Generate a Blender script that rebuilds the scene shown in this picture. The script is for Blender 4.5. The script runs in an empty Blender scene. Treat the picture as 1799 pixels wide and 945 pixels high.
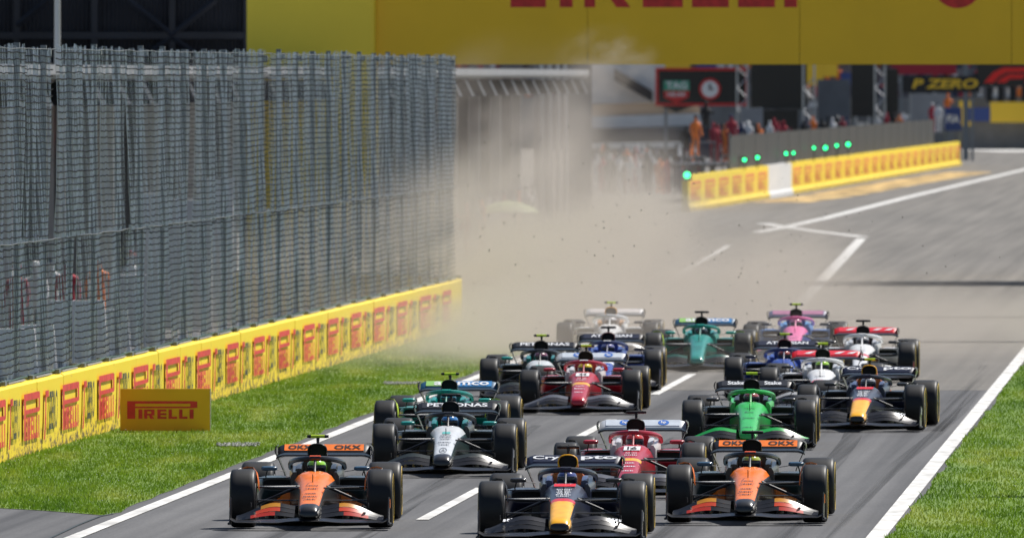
import bpy, bmesh, math, random
import numpy as np
from mathutils import Vector, Matrix
random.seed(7); np.random.seed(7)
S = bpy.context.scene
COL = S.collection
R = math.radians
# ------------------------------------------------------------------ camera, world, sun, exposure
H, YH, F = 5.56, 135.0, 26000.0           # eye height, horizon row and focal length (photo pixels)
cam = bpy.data.cameras.new('camera'); camo = bpy.data.objects.new('camera', cam); COL.objects.link(camo)
camo.location = (0, 0, H); camo.rotation_euler = (R(90) - math.atan((472.5 - YH) / F), 0, 0)
cam.sensor_width = 36; cam.lens = F / 1799 * 36; cam.clip_start = 1; cam.clip_end = 6000
cam.dof.use_dof = True; cam.dof.focus_distance = 192; cam.dof.aperture_fstop = 6.3
S.camera = camo
SUN_EL, SUN_AZ = R(54), R(48)              # azimuth measured from +Y (down the track) towards +X (right)
w = bpy.data.worlds.new('World'); S.world = w; w.use_nodes = True
nt = w.node_tree; sky = nt.nodes.new('ShaderNodeTexSky'); sky.sky_type = 'NISHITA'; sky.sun_disc = False
sky.sun_elevation = SUN_EL; sky.sun_rotation = SUN_AZ
nt.links.new(sky.outputs[0], nt.nodes['Background'].inputs[0]); nt.nodes['Background'].inputs[1].default_value = 0.07
sd = bpy.data.lights.new('sun', 'SUN'); sd.energy = 5.0; sd.angle = R(0.5); sd.color = (1, .96, .9)
so = bpy.data.objects.new('sun', sd); COL.objects.link(so)
sdir = Vector((math.sin(SUN_AZ) * math.cos(SUN_EL), math.cos(SUN_AZ) * math.cos(SUN_EL), math.sin(SUN_EL)))
so.rotation_euler = sdir.to_track_quat('Z', 'Y').to_euler(); so.location = (60, 150, 80)
S.view_settings.view_transform = 'Standard'; S.view_settings.look = 'None'; S.view_settings.exposure = 0.3
S.view_settings.gamma = 1
S.render.engine = 'CYCLES'
S.cycles.use_denoising = True; S.cycles.volume_bounces = 1; S.cycles.max_bounces = 6
S.cycles.transparent_max_bounces = 24; S.cycles.volume_max_steps = 256; S.cycles.volume_step_rate = 1.6

# ------------------------------------------------------------------ helpers
def gp(x, y):                               # photo pixel on the ground -> world
    s = (y - YH) / H
    return Vector(((x - 899.5) / s, F / s, 0))
def at(x, y, D):                            # photo pixel at a known distance -> world
    s = F / D
    return Vector(((x - 899.5) / s, D, H - (y - YH) / s))
def pm(name, col, rough=.5, metal=0, coat=0, var=0.0, scale=6, bump=0, emit=0, spec=.5, stretch=None, trans=0):
    m = bpy.data.materials.new(name); m.use_nodes = True; n = m.node_tree; b = n.nodes['Principled BSDF']
    c = (*col, 1) if len(col) == 3 else col
    b.inputs['Base Color'].default_value = c; b.inputs['Roughness'].default_value = rough
    b.inputs['Metallic'].default_value = metal; b.inputs['Coat Weight'].default_value = coat
    b.inputs['Coat Roughness'].default_value = .08; b.inputs['Specular IOR Level'].default_value = spec
    if emit:
        b.inputs['Emission Color'].default_value = c; b.inputs['Emission Strength'].default_value = emit
    if var or bump:
        tc = n.nodes.new('ShaderNodeTexCoord'); mp = n.nodes.new('ShaderNodeMapping')
        if stretch: mp.inputs['Scale'].default_value = stretch
        nz = n.nodes.new('ShaderNodeTexNoise'); nz.inputs['Scale'].default_value = scale; nz.inputs['Detail'].default_value = 6
        n.links.new(tc.outputs['Object'], mp.inputs[0]); n.links.new(mp.outputs[0], nz.inputs[0])
        if var:
            rp = n.nodes.new('ShaderNodeMapRange'); rp.inputs[1].default_value = .3; rp.inputs[2].default_value = .7
            rp.inputs[3].default_value = 1 - var; rp.inputs[4].default_value = 1 + var
            n.links.new(nz.outputs[0], rp.inputs[0])
            hs = n.nodes.new('ShaderNodeHueSaturation'); hs.inputs['Color'].default_value = c
            n.links.new(rp.outputs[0], hs.inputs['Value']); n.links.new(hs.outputs[0], b.inputs['Base Color'])
        if bump:
            bp = n.nodes.new('ShaderNodeBump'); bp.inputs['Strength'].default_value = bump
            n.links.new(nz.outputs[0], bp.inputs['Height']); n.links.new(bp.outputs[0], b.inputs['Normal'])
    return m
class MB:
    def __init__(s): s.v = []; s.f = []; s.mi = []
    def add(s, vs, fs, mi=0):
        o = len(s.v); s.v += [tuple(p) for p in vs]
        s.f += [tuple(i + o for i in f) for f in fs]; s.mi += ([mi] * len(fs) if isinstance(mi, int) else list(mi)); return s
    def box(s, c, d, rz=0, mi=0, taper=1.0, rx=0):
        m = Matrix.Rotation(rz, 3, 'Z') @ Matrix.Rotation(rx, 3, 'X'); vs = []
        for z in (-.5, .5):
            t = taper if z > 0 else 1
            for x, y in ((-.5, -.5), (.5, -.5), (.5, .5), (-.5, .5)):
                vs.append(Vector(c) + m @ Vector((x * d[0] * t, y * d[1] * t, z * d[2])))
        return s.add(vs, [(3, 2, 1, 0), (4, 5, 6, 7), (0, 1, 5, 4), (1, 2, 6, 5), (2, 3, 7, 6), (3, 0, 4, 7)], mi)
    def loft(s, rings, cap=True, closed=True, mi=0):
        n = len(rings[0]); vs = [p for r in rings for p in r]; fs = []
        for i in range(len(rings) - 1):
            for j in range(n if closed else n - 1):
                k = (j + 1) % n
                fs.append((i * n + j, i * n + k, (i + 1) * n + k, (i + 1) * n + j))
        if cap: fs += [tuple(range(n - 1, -1, -1)), tuple(range((len(rings) - 1) * n, len(rings) * n))]
        return s.add(vs, fs, mi)
    def tube(s, path, r, n=6, flat=1.0, cap=True, mi=0):
        P = [Vector(p) for p in path]; rings = []
        for i, p in enumerate(P):
            t = (P[min(i + 1, len(P) - 1)] - P[max(i - 1, 0)]).normalized()
            a = t.cross(Vector((0, 0, 1)))
            if a.length < .05: a = t.cross(Vector((0, 1, 0)))
            a.normalize(); b = a.cross(t); rr = r[i] if isinstance(r, (list, tuple)) else r
            rings.append([p + a * rr * math.cos(2 * math.pi * k / n) + b * rr * flat * math.sin(2 * math.pi * k / n) for k in range(n)])
        return s.loft(rings, cap, mi=mi)
    def lathe(s, prof, c=(0, 0, 0), n=32, axis='X', mi=0):     # prof: (along axis, radius)
        rings = []
        for a, r in prof:
            ring = []
            for k in range(n):
                t = 2 * math.pi * k / n; u, v = r * math.cos(t), r * math.sin(t)
                ring.append(Vector(c) + Vector((a, u, v) if axis == 'X' else (u, v, a) if axis == 'Z' else (u, a, v)))
            rings.append(ring)
        return s.loft(rings, True, mi=mi)
    def quad(s, a, b, c, d, mi=0): return s.add([a, b, c, d], [(0, 1, 2, 3)], mi)
    def mesh(s, name, smooth=True, ang=35):
        m = bpy.data.meshes.new(name); m.from_pydata(s.v, [], s.f)
        if any(s.mi): m.polygons.foreach_set('material_index', s.mi)
        bm = bmesh.new(); bm.from_mesh(m); bmesh.ops.recalc_face_normals(bm, faces=bm.faces[:]); bm.to_mesh(m); bm.free()
        if smooth:
            m.polygons.foreach_set('use_smooth', [True] * len(m.polygons)); m.set_sharp_from_angle(angle=R(ang))
        m.update(); return m
    def build(s, name, mat, parent=None, smooth=True, ang=35):
        return place(name, s.mesh(name, smooth, ang), mat, parent)
def place(name, me, mat, parent=None, loc=None, rot=None):
    o = bpy.data.objects.new(name, me); COL.objects.link(o)
    mats = mat if isinstance(mat, (list, tuple)) else [mat]
    while len(me.materials) < len(mats): me.materials.append(None)
    for i, m in enumerate(mats):
        o.material_slots[i].link = 'OBJECT'; o.material_slots[i].material = m
    if parent: o.parent = parent
    if loc is not None: o.location = loc
    if rot is not None: o.rotation_euler = rot
    return o
def tag(o, label=None, cat=None, group=None, kind=None):
    if label: o['label'] = label
    if cat: o['category'] = cat
    if group: o['group'] = group
    if kind: o['kind'] = kind
    return o
def empty(name, loc=(0, 0, 0), rz=0):
    o = bpy.data.objects.new(name, None); COL.objects.link(o); o.location = loc; o.rotation_euler = (0, 0, rz); o.empty_display_size = .2
    return o
_txt = {}
def text_geo(txt, bold=.02, shear=0):       # flat letters, normalised to height 1, x from 0; returns verts, faces, width
    key = (txt, bold, shear)
    if key not in _txt:
        cu = bpy.data.curves.new('t', 'FONT'); cu.body = txt; cu.offset = bold; cu.shear = shear; cu.resolution_u = 3
        ob = bpy.data.objects.new('t', cu); COL.objects.link(ob)
        dg = bpy.context.evaluated_depsgraph_get(); me = bpy.data.meshes.new_from_object(ob.evaluated_get(dg))
        v = np.array([p.co[:2] for p in me.vertices]); f = [tuple(p.vertices) for p in me.polygons]
        bpy.data.objects.remove(ob); bpy.data.curves.remove(cu); bpy.data.meshes.remove(me)
        v -= v.min(0); h = v[:, 1].max(); v /= h
        _txt[key] = (v, f, v[:, 0].max())
    return _txt[key]
def put_text(mb, txt, o, ux, uz, w, h, bold=.02, shear=0, mi=0):  # letters stretched to w x h from lower-left o along ux, uz
    v, f, tw = text_geo(txt, bold, shear)
    mb.add([Vector(o) + Vector(ux) * (p[0] / tw * w) + Vector(uz) * (p[1] * h) for p in v], f, mi)
def pirelli(mb, o, ux, uz, w, h, loop=.4, th=.12, mi=0, kk=.035):          # long-bowled P with block IRELLI tucked under it
    o, ux, uz = Vector(o), Vector(ux), Vector(uz)
    def q(x0, z0, x1, z1): mb.quad(*[o + ux * (a * w) + uz * (b * h) for a, b in ((x0, z0), (x1, z0), (x1, z1), (x0, z1))], mi=mi)
    st = .115
    q(0, 0, st, 1); q(st, 1 - th * 1.15, .96, 1); q(.96, 1 - loop + .02, 1, .98); q(st, 1 - loop, .96, 1 - loop + th * .75)
    q(.90, 1 - loop + th * .75, .96, 1 - th * 1.15)
    t = 1 - loop - .07
    def L(x, ww, kind):
        k = kk
        if kind == 'I': q(x, 0, x + k * 1.2, t)
        if kind == 'L': q(x, 0, x + k, t); q(x + k, 0, x + ww, t * .24)
        if kind == 'E':
            q(x, 0, x + k, t)
            for a in (0, .39, .78): q(x + k, a * t, x + ww, (a + .22) * t)
        if kind == 'R':
            q(x, 0, x + k, t); q(x + k, .78 * t, x + ww, t); q(x + k, .36 * t, x + ww, .56 * t); q(x + ww - k, .56 * t, x + ww, .78 * t)
            mb.quad(*[o + ux * (a * w) + uz * (b * h) for a, b in ((x + ww * .45, .36 * t), (x + ww - k * 1.3, 0), (x + ww, 0), (x + ww * .75, .36 * t))], mi=mi)
    L(.16, .05, 'I'); L(.24, .15, 'R'); L(.43, .13, 'E'); L(.59, .12, 'L'); L(.74, .12, 'L'); L(.89, .05, 'I')
# ------------------------------------------------------------------ materials
def asphalt(name, ca, cb):
    m = bpy.data.materials.new(name); m.use_nodes = True; n = m.node_tree; b = n.nodes['Principled BSDF']
    tc = n.nodes.new('ShaderNodeTexCoord')
    rot = n.nodes.new('ShaderNodeMapping'); rot.inputs['Rotation'].default_value = (0, 0, R(2.95)); n.links.new(tc.outputs['Object'], rot.inputs[0])
    mp = n.nodes.new('ShaderNodeMapping'); mp.inputs['Scale'].default_value = (1.6, .012, 1); n.links.new(rot.outputs[0], mp.inputs[0])
    n1 = n.nodes.new('ShaderNodeTexNoise'); n1.inputs['Scale'].default_value = 1.5; n1.inputs['Detail'].default_value = 7; n.links.new(mp.outputs[0], n1.inputs[0])
    n2 = n.nodes.new('ShaderNodeTexNoise'); n2.inputs['Scale'].default_value = .25; n2.inputs['Detail'].default_value = 8; n.links.new(tc.outputs['Object'], n2.inputs[0])
    n3 = n.nodes.new('ShaderNodeTexNoise'); n3.inputs['Scale'].default_value = 30; n3.inputs['Detail'].default_value = 4
    mp3 = n.nodes.new('ShaderNodeMapping'); mp3.inputs['Scale'].default_value = (1, .06, 1); n.links.new(tc.outputs['Object'], mp3.inputs[0]); n.links.new(mp3.outputs[0], n3.inputs[0])
    r1 = n.nodes.new('ShaderNodeValToRGB'); r1.color_ramp.elements[0].position = .3; r1.color_ramp.elements[1].position = .7
    r1.color_ramp.elements[0].color = (*ca, 1); r1.color_ramp.elements[1].color = (*cb, 1); n.links.new(n1.outputs[0], r1.inputs[0])
    mx = n.nodes.new('ShaderNodeMix'); mx.data_type = 'RGBA'; mx.blend_type = 'MULTIPLY'; mx.inputs[0].default_value = 1
    r2 = n.nodes.new('ShaderNodeMapRange'); r2.inputs[1].default_value = .3; r2.inputs[2].default_value = .7; r2.inputs[3].default_value = .86; r2.inputs[4].default_value = 1.14
    ad = n.nodes.new('ShaderNodeMath'); ad.operation = 'MULTIPLY_ADD'; ad.inputs[1].default_value = .5; n.links.new(n3.outputs[0], ad.inputs[0])
    hf = n.nodes.new('ShaderNodeMath'); hf.operation = 'MULTIPLY'; hf.inputs[1].default_value = .5; n.links.new(n2.outputs[0], hf.inputs[0]); n.links.new(hf.outputs[0], ad.inputs[2])
    n.links.new(ad.outputs[0], r2.inputs[0]); n.links.new(r1.outputs[0], mx.inputs[6]); n.links.new(r2.outputs[0], mx.inputs[7])
    n.links.new(mx.outputs[2], b.inputs['Base Color']); b.inputs['Roughness'].default_value = .85; b.inputs['Specular IOR Level'].default_value = .25
    return m
def grassmat(name, c1, c2, c3, leaf=False):
    m = bpy.data.materials.new(name); m.use_nodes = True; n = m.node_tree; b = n.nodes['Principled BSDF']
    tc = n.nodes.new('ShaderNodeTexCoord'); mp = n.nodes.new('ShaderNodeMapping'); mp.inputs['Scale'].default_value = (1, .09, 1)
    n.links.new(tc.outputs['Object'], mp.inputs[0])
    a = n.nodes.new('ShaderNodeTexNoise'); a.inputs['Scale'].default_value = 1.1; a.inputs['Detail'].default_value = 6; n.links.new(mp.outputs[0], a.inputs[0])
    r = n.nodes.new('ShaderNodeValToRGB'); e = r.color_ramp.elements; e[0].position = .32; e[0].color = (*c1, 1); e[1].position = .70; e[1].color = (*c3, 1)
    k = e.new(.5); k.color = (*c2, 1); n.links.new(a.outputs[0], r.inputs[0]); n.links.new(r.outputs[0], b.inputs['Base Color'])
    b.inputs['Roughness'].default_value = .6; b.inputs['Specular IOR Level'].default_value = .25
    if leaf:
        t = n.nodes.new('ShaderNodeBsdfTranslucent'); n.links.new(r.outputs[0], t.inputs[0]); ms = n.nodes.new('ShaderNodeMixShader'); ms.inputs[0].default_value = .4
        n.links.new(b.outputs[0], ms.inputs[1]); n.links.new(t.outputs[0], ms.inputs[2]); n.links.new(ms.outputs[0], n.nodes['Material Output'].inputs[0])
    return m
def wallpaint():
    m = bpy.data.materials.new('wall_yellow'); m.use_nodes = True; n = m.node_tree; b = n.nodes['Principled BSDF']
    tc = n.nodes.new('ShaderNodeTexCoord')
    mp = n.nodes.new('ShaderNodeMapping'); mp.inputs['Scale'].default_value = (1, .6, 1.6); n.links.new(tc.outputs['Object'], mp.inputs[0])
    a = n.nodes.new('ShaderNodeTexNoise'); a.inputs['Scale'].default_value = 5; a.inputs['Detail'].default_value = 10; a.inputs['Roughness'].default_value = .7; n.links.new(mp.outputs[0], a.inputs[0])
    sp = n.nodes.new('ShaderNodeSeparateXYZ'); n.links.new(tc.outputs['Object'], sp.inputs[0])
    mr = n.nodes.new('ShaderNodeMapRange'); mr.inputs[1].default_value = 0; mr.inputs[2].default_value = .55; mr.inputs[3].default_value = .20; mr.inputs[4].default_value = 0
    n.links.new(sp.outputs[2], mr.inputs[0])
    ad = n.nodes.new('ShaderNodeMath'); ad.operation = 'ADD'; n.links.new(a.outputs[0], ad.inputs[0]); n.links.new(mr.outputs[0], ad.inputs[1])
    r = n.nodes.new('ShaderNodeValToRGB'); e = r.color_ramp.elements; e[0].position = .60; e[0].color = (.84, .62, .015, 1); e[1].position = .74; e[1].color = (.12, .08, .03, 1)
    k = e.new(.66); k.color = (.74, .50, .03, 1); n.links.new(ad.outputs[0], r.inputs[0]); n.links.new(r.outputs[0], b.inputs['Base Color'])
    b.inputs['Roughness'].default_value = .6
    return m
M = {}
M['asphalt'] = asphalt('asphalt', (.060, .060, .064), (.135, .134, .136))
M['old_asphalt'] = asphalt('old_asphalt', (.115, .108, .098), (.185, .172, .155))
M['grass'] = grassmat('grass', (.09, .16, .014), (.13, .21, .02), (.2, .26, .04))
M['blade'] = grassmat('blade', (.10, .20, .012), (.17, .275, .018), (.33, .38, .06), True)
M['earth'] = pm('earth', (.12, .11, .08), .9, var=.3, scale=.3)
M['white_line'] = pm('white_line', (.58, .57, .545), .75, var=.30, scale=3.5, stretch=(1, .22, 1))
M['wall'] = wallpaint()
M['concrete'] = pm('concrete', (.33, .33, .31), .85, var=.25, scale=3)
M['red_print'] = pm('red_print', (.62, .035, .03), .55, var=.25, scale=5)
M['faded_print'] = pm('faded_print', (.72, .22, .04), .6, var=.3, scale=2)
M['black_print'] = pm('black_print', (.02, .03, .03), .55, var=.3, scale=5)
M['wire'] = pm('wire', (.76, .78, .85), .42, .1, var=.2, scale=2)
M['cable'] = pm('cable', (.10, .11, .12), .7, .1, var=.3, scale=9)
M['wire_shade'] = pm('wire_shade', (.012, .013, .016), .85, spec=.15)  # strands blackened: the shade lines of the mesh are put into the colour
M['post'] = pm('post', (.20, .22, .24), .5, .5)
M['netting'] = pm('netting', (.02, .06, .045), .8, var=.3, scale=8)
M['bridge'] = pm('bridge', (.95, .58, .008), .45, var=.05, scale=.4, coat=.15)
M['bridge_pillar_lit'] = pm('bridge_pillar_lit', (.97, .73, .05), .5, var=.05, scale=.4)  # the tower's brighter light is put into a paler yellow than the span's
M['board'] = pm('board', (.82, .46, .006), .5, var=.05, scale=2)
M['dark_steel'] = pm('dark_steel', (.022, .024, .032), .6, .2, var=.3, scale=.7)
M['dark_sheet'] = pm('dark_sheet', (.034, .036, .045), .6, .1, var=.25, scale=.5)
M['white_panel'] = pm('white_panel', (.68, .68, .68), .5, var=.08, scale=1)
M['grey_panel'] = pm('grey_panel', (.26, .27, .29), .5, var=.12, scale=1)
M['mid_panel'] = pm('mid_panel', (.13, .14, .155), .5, var=.15, scale=1)
M['black'] = pm('black', (.012, .012, .014), .5)
M['screen'] = pm('screen', (.014, .015, .018), .25)
M['silver'] = pm('silver', (.5, .51, .53), .35, .7)
M['tan'] = pm('tan', (.42, .30, .2), .8, var=.2, scale=.2)
M['orange_paint'] = pm('orange_paint', (.40, .27, .10), .85, var=.7, scale=.8, stretch=(1, .12, 1))
M['green_lamp'] = pm('green_lamp', (.03, 1, .30), .4, emit=4)
M['blue'] = pm('blue', (.03, .06, .22), .5)
M['red'] = pm('red', (.62, .02, .02), .5)
M['f1red'] = pm('f1red', (.9, .02, .015), .4)
M['gold'] = pm('gold', (.85, .55, .03), .5)
M['white'] = pm('white', (.8, .8, .8), .5)
M['green_sign'] = pm('green_sign', (.06, .35, .22), .5)
M['glass'] = pm('glass', (.03, .035, .04), .12)
M['skin'] = pm('skin', (.45, .27, .19), .6)
M['hivis'] = pm('hivis', (.8, .2, .03), .7)
M['navy_cloth'] = pm('navy_cloth', (.03, .04, .09), .8)
M['red_cloth'] = pm('red_cloth', (.38, .03, .05), .8)
M['white_cloth'] = pm('white_cloth', (.7, .7, .7), .8)
M['black_cloth'] = pm('black_cloth', (.02, .02, .022), .8)
M['lime_dome'] = pm('lime_dome', (.55, .68, .3), .5)

# ------------------------------------------------------------------ the setting
def sheet(name, pts, z, mat):
    mb = MB(); mb.add([(p[0], p[1], z) for p in pts], [tuple(range(len(pts)))]); o = mb.build(name, mat, smooth=False); o['kind'] = 'structure'; return o
sheet('ground', [(-1500, -200), (1500, -200), (1500, 4000), (-1500, 4000)], 0, M['earth'])
def left_x0(D): return -5.28 + .0486 * (D - 178.5)
def right_x0(D): return 4.39 + .0497 * (D - 178.5)
sheet('race_track', [(-30, 40), (60, 40), (120, 1150), (-40, 1150)], .004, M['asphalt'])
sheet('old_asphalt', [(left_x0(262) - .1, 261.5), (2.5, 262.4), (6, 262.0), (right_x0(262.5) + .1, 262.5), (60, 330), (120, 1150), (-20, 1150), (-9, 345), (left_x0(340) - .15, 340)], .008, M['old_asphalt'])
def left_x(D): return -5.28 + .0486 * (D - 178.5)          # left white line
def right_x(D): return 4.39 + .0497 * (D - 178.5)          # right white line
def wall_x(D): return -7.36 + .0544 * (D - 212.6)
LG = [(-6.9, 191.2), (-6.0, 189.6), (-5.2, 187.6), (left_x(189) - .22, 188.9)] + [(left_x(d) - .27 + random.uniform(-.05, .03), d) for d in range(191, 340, 2)]
LG += [(wall_x(338) + 1.5, 345), (wall_x(330) - .5, 340)] + [(wall_x(d) - .1, d) for d in (326, 205)] + [(-7.9, 205), (-8.4, 191.5)]
sheet('grass_verge', LG, .010, M['grass'])
RG = [(right_x(d) + .15 + random.uniform(-.035, .06), d) for d in range(165, 330, 2)] + [(40, 330), (40, 165)]
sheet('grass_verge', RG, .010, M['grass'])
def strip(name, pts, wd, z=.014, mat=None):
    mb = MB(); L = []
    for i, p in enumerate(pts):
        a, b = Vector(pts[max(i - 1, 0)]), Vector(pts[min(i + 1, len(pts) - 1)]); t = (b - a).normalized(); nn = Vector((t.y, -t.x, 0)) * wd / 2
        L.append((Vector((p[0], p[1], z)) - nn, Vector((p[0], p[1], z)) + nn))
    for (a, b), (c, d) in zip(L, L[1:]): mb.quad(a, b, d, c)
    o = mb.build(name, mat or M['white_line'], smooth=False); o['kind'] = 'structure'; return o
strip('edge_line', [(left_x(d), d, 0) for d in range(150, 400, 10)], .20)
strip('edge_line', [(right_x(d), d, 0) for d in range(150, 400, 10)], .23)
for a, b in (((742, 914), (846, 858)), ((1000, 778), (1075, 738)), ((1150, 694), (1216, 658))):
    strip('lane_marking', [gp(*a), gp(*b)], .16)
strip('pit_exit_line', [gp(1392, 548), gp(1450, 487), gp(1513, 420)], .34)
strip('pit_exit_line', [gp(1516, 417), gp(1440, 408), gp(1375, 399), gp(1340, 393)], .55, z=.018)
strip('pit_exit_line', [gp(1330, 409), gp(1380, 400), gp(1450, 384), gp(1600, 346), gp(1820, 294)], .5, z=.022)
strip('pit_exit_line', [gp(1180, 490), gp(1280, 432)], .2)
def rubber():
    m = pm('rubber_mark', (.02, .02, .022), .7); n = m.node_tree; b = n.nodes['Principled BSDF']; t = n.nodes.new('ShaderNodeBsdfTransparent'); ms = n.nodes.new('ShaderNodeMixShader')
    tc = n.nodes.new('ShaderNodeTexCoord'); mp = n.nodes.new('ShaderNodeMapping'); mp.inputs['Scale'].default_value = (7, .02, 1); ro = n.nodes.new('ShaderNodeMapping'); ro.inputs['Rotation'].default_value = (0, 0, R(2.95)); n.links.new(tc.outputs['Object'], ro.inputs[0]); nz = n.nodes.new('ShaderNodeTexNoise'); nz.inputs['Scale'].default_value = 1; nz.inputs['Detail'].default_value = 6
    mr = n.nodes.new('ShaderNodeMapRange'); mr.inputs[1].default_value = .42; mr.inputs[2].default_value = .72; mr.inputs[3].default_value = 0; mr.inputs[4].default_value = .6
    n.links.new(ro.outputs[0], mp.inputs[0]); n.links.new(mp.outputs[0], nz.inputs[0]); n.links.new(nz.outputs[0], mr.inputs[0]); n.links.new(mr.outputs[0], ms.inputs[0])
    n.links.new(t.outputs[0], ms.inputs[1]); n.links.new(b.outputs[0], ms.inputs[2]); n.links.new(ms.outputs[0], n.nodes['Material Output'].inputs[0]); return m
M['rubber'] = rubber()
for (xa, da, xb, db, wd_) in ((2.9, 170, 5.6, 238, .30), (4.6 - 1.6, 165, 8.3, 262, .22), (1.2, 168, 4.6, 236, .26), (-.3, 168, 2.6, 228, .28), (-3.4, 168, -.5, 240, .26), (-2.1, 172, .4, 236, .22), (6.6, 232, 9.2, 285, .3)):
    strip('rubber_mark', [(xa + (xb - xa) * q_ / 6 + .05 * math.sin(q_ * 1.7), da + (db - da) * q_ / 6, 0) for q_ in range(7)], wd_, z=.0105, mat=M['rubber'])
strip('asphalt_seam', [gp(80, 950), gp(135, 924), gp(175, 908), gp(200, 903)], .035, mat=M['black_print'])
strip('track_edge_line', [gp(1690, 262), gp(1830, 267)], 6)
strip('painted_kerb', [gp(1370, 356), gp(1460, 344), gp(1560, 326), gp(1640, 313), gp(1705, 303)], 2.6, mat=M['orange_paint'])

# ------------------------------------------------------------------ grass blades (stuff)
def in_poly(P, poly):
    x, y = P[:, 0], P[:, 1]; ins = np.zeros(len(P), bool); n = len(poly)
    for i in range(n):
        x0, y0 = poly[i]; x1, y1 = poly[(i + 1) % n]
        c = ((y0 > y) != (y1 > y)) & (x < (x1 - x0) * (y - y0) / (y1 - y0 + 1e-9) + x0); ins ^= c
    return ins
def blades(name, poly, box, n, label, hmin=.025, hmax=.075):
    x0, x1, y0, y1 = box; rng = np.random.default_rng(3)
    y = y0 + (y1 - y0) * rng.random(n) ** 1.25; x = x0 + (x1 - x0) * rng.random(n); P = np.stack([x, y], 1)
    vis = np.abs(x * F / y) < 960; P = P[in_poly(P, poly) & vis]; n = len(P)
    if name.startswith('grass') and box[0] < 0: P = P[P[:, 0] > wall_x(P[:, 1]) + .02]; n = len(P)
    an = rng.random(n) * 6.283; tuft = .75 + .5 * np.sin(P[:, 0] * 3.1 + 1.7 * np.sin(P[:, 1] * .9)) * np.sin(P[:, 1] * .8 + P[:, 0])
    hh = (hmin + (hmax - hmin) * rng.random(n)) * np.clip(.35 + .65 * tuft, .6, 1.15); ww = .004 + .006 * rng.random(n)
    le = (rng.random((n, 2)) - .5) * hh[:, None] * 1.3
    V = np.zeros((n, 5, 3)); dx, dy = np.cos(an) * ww, np.sin(an) * ww
    for k, (sg, t, wd) in enumerate(((-1, 0, 1), (1, 0, 1), (1, .55, .75), (-1, .55, .75), (0, 1, 0))):
        V[:, k, 0] = P[:, 0] + sg * dx * wd + le[:, 0] * t * t; V[:, k, 1] = P[:, 1] + sg * dy * wd + le[:, 1] * t * t; V[:, k, 2] = .006 + hh * t
    me = bpy.data.meshes.new(name); me.vertices.add(n * 5); me.vertices.foreach_set('co', V.ravel())
    idx = np.arange(n)[:, None] * 5; L = np.concatenate([idx + np.array([0, 1, 2, 3]), idx + np.array([3, 2, 4])], 1).ravel()
    me.loops.add(len(L)); me.loops.foreach_set('vertex_index', L)
    me.polygons.add(n * 2); st = (np.arange(n)[:, None] * 7 + np.array([0, 4])).ravel(); me.polygons.foreach_set('loop_start', st)
    me.update(calc_edges=True); o = place(name, me, M['blade']); tag(o, label, 'grass', kind='stuff'); return o
blades('grass', LG, (-10, 5, 187.5, 342), 460000, 'short sunlit green grass between yellow wall and track edge')
blades('grass', RG, (4, 16, 172, 325), 260000, 'sunlit green grass verge right of the track edge line')
mb = MB(); rng = random.Random(5)
for i in range(220):
    d = rng.uniform(189, 300); x = rng.uniform(wall_x(d) + .2, left_x(d) - .5) if i % 4 else rng.uniform(right_x(d) + .5, right_x(d) + 3)
    mb.lathe([(-.004, .004), (0, .008), (.005, .004)], (x, d, rng.uniform(.04, .08)), 5, 'Z')
tag(mb.build('daisies', M['white']), 'tiny white daisies scattered in the grass', 'flowers', kind='stuff')
mb = MB()
for x0, x1, y in ((380, 455, 786), (675, 735, 677)):
    p0, p1 = gp(x0, y), gp(x1, y)
    mb = MB()
    for k in range(160):
        p = p0.lerp(p1, rng.random()); r = rng.uniform(.012, .03)
        mb.lathe([(-r * .6, r * .5), (0, r), (r * .6, r * .5)], (p.x, p.y + rng.uniform(-1.0, .8), .05), 5, 'Z')
    tag(mb.build('gravel', M['concrete']), 'grey stones showing in the grass', 'gravel', kind='stuff')

# ------------------------------------------------------------------ barrier wall and catch fence, left
def path_pts():
    pts = []; d = 205.0
    while d < 327: pts.append(Vector((wall_x(d), d, 0))); d += 1.15
    p = pts[-1].copy(); hd = math.atan(.0544)
    for k in range(14):
        hd -= R(5.5) if k > 1 else R(1.5); p = p + Vector((math.sin(hd), math.cos(hd), 0)) * 1.0; pts.append(p.copy())
    return pts
PATH = path_pts()
wall = empty('barrier_wall', PATH[0]); tag(wall, 'long yellow concrete wall with red tyre maker logos under the fence', 'wall')
fence = empty('catch_fence', PATH[0]); tag(fence, 'tall grey wire debris fence standing on the yellow wall', 'fence')
WH = 1.08
def rel(p): return Vector(p) - PATH[0]
i = 0; npan = 0
while i < len(PATH) - 1:
    st = 4 if i < 102 else 2; j = min(i + st, len(PATH) - 1); a, b = PATH[i], PATH[j]; t = (b - a).normalized(); nr = Vector((t.y, -t.x, 0))
    jt = random.uniform(-.004, .004); a2, b2 = a + t * .02 + nr * jt, b - t * .02 + nr * (jt + random.uniform(-.003, .003)); dz = random.uniform(-.006, .006)
    mb = MB(); back = -nr * .32
    fr = lambda p: [rel(p), rel(p + Vector((0, 0, WH - .03 + dz))), rel(p - nr * .03 + Vector((0, 0, WH + dz))), rel(p + back + Vector((0, 0, WH + dz))), rel(p + back)]
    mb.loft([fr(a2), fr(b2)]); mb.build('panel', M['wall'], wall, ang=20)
    npan += 1; i = j
mb = MB()
L = len(PATH)
cap = MB(); 
for i in range(0, L - 4, 4):
    a, b = PATH[i], PATH[i + 4]; t = (b - a).normalized(); nr = Vector((t.y, -t.x, 0)); c = (a + b) / 2 - nr * .2 + Vector((0, 0, WH + .022))
    mb = MB(); mb.box(rel(c), (.22, (b - a).length * .6, .024), -math.atan2(t.x, t.y)); mb.build('coping_stone', M['grey_panel'], wall, smooth=False)
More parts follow.
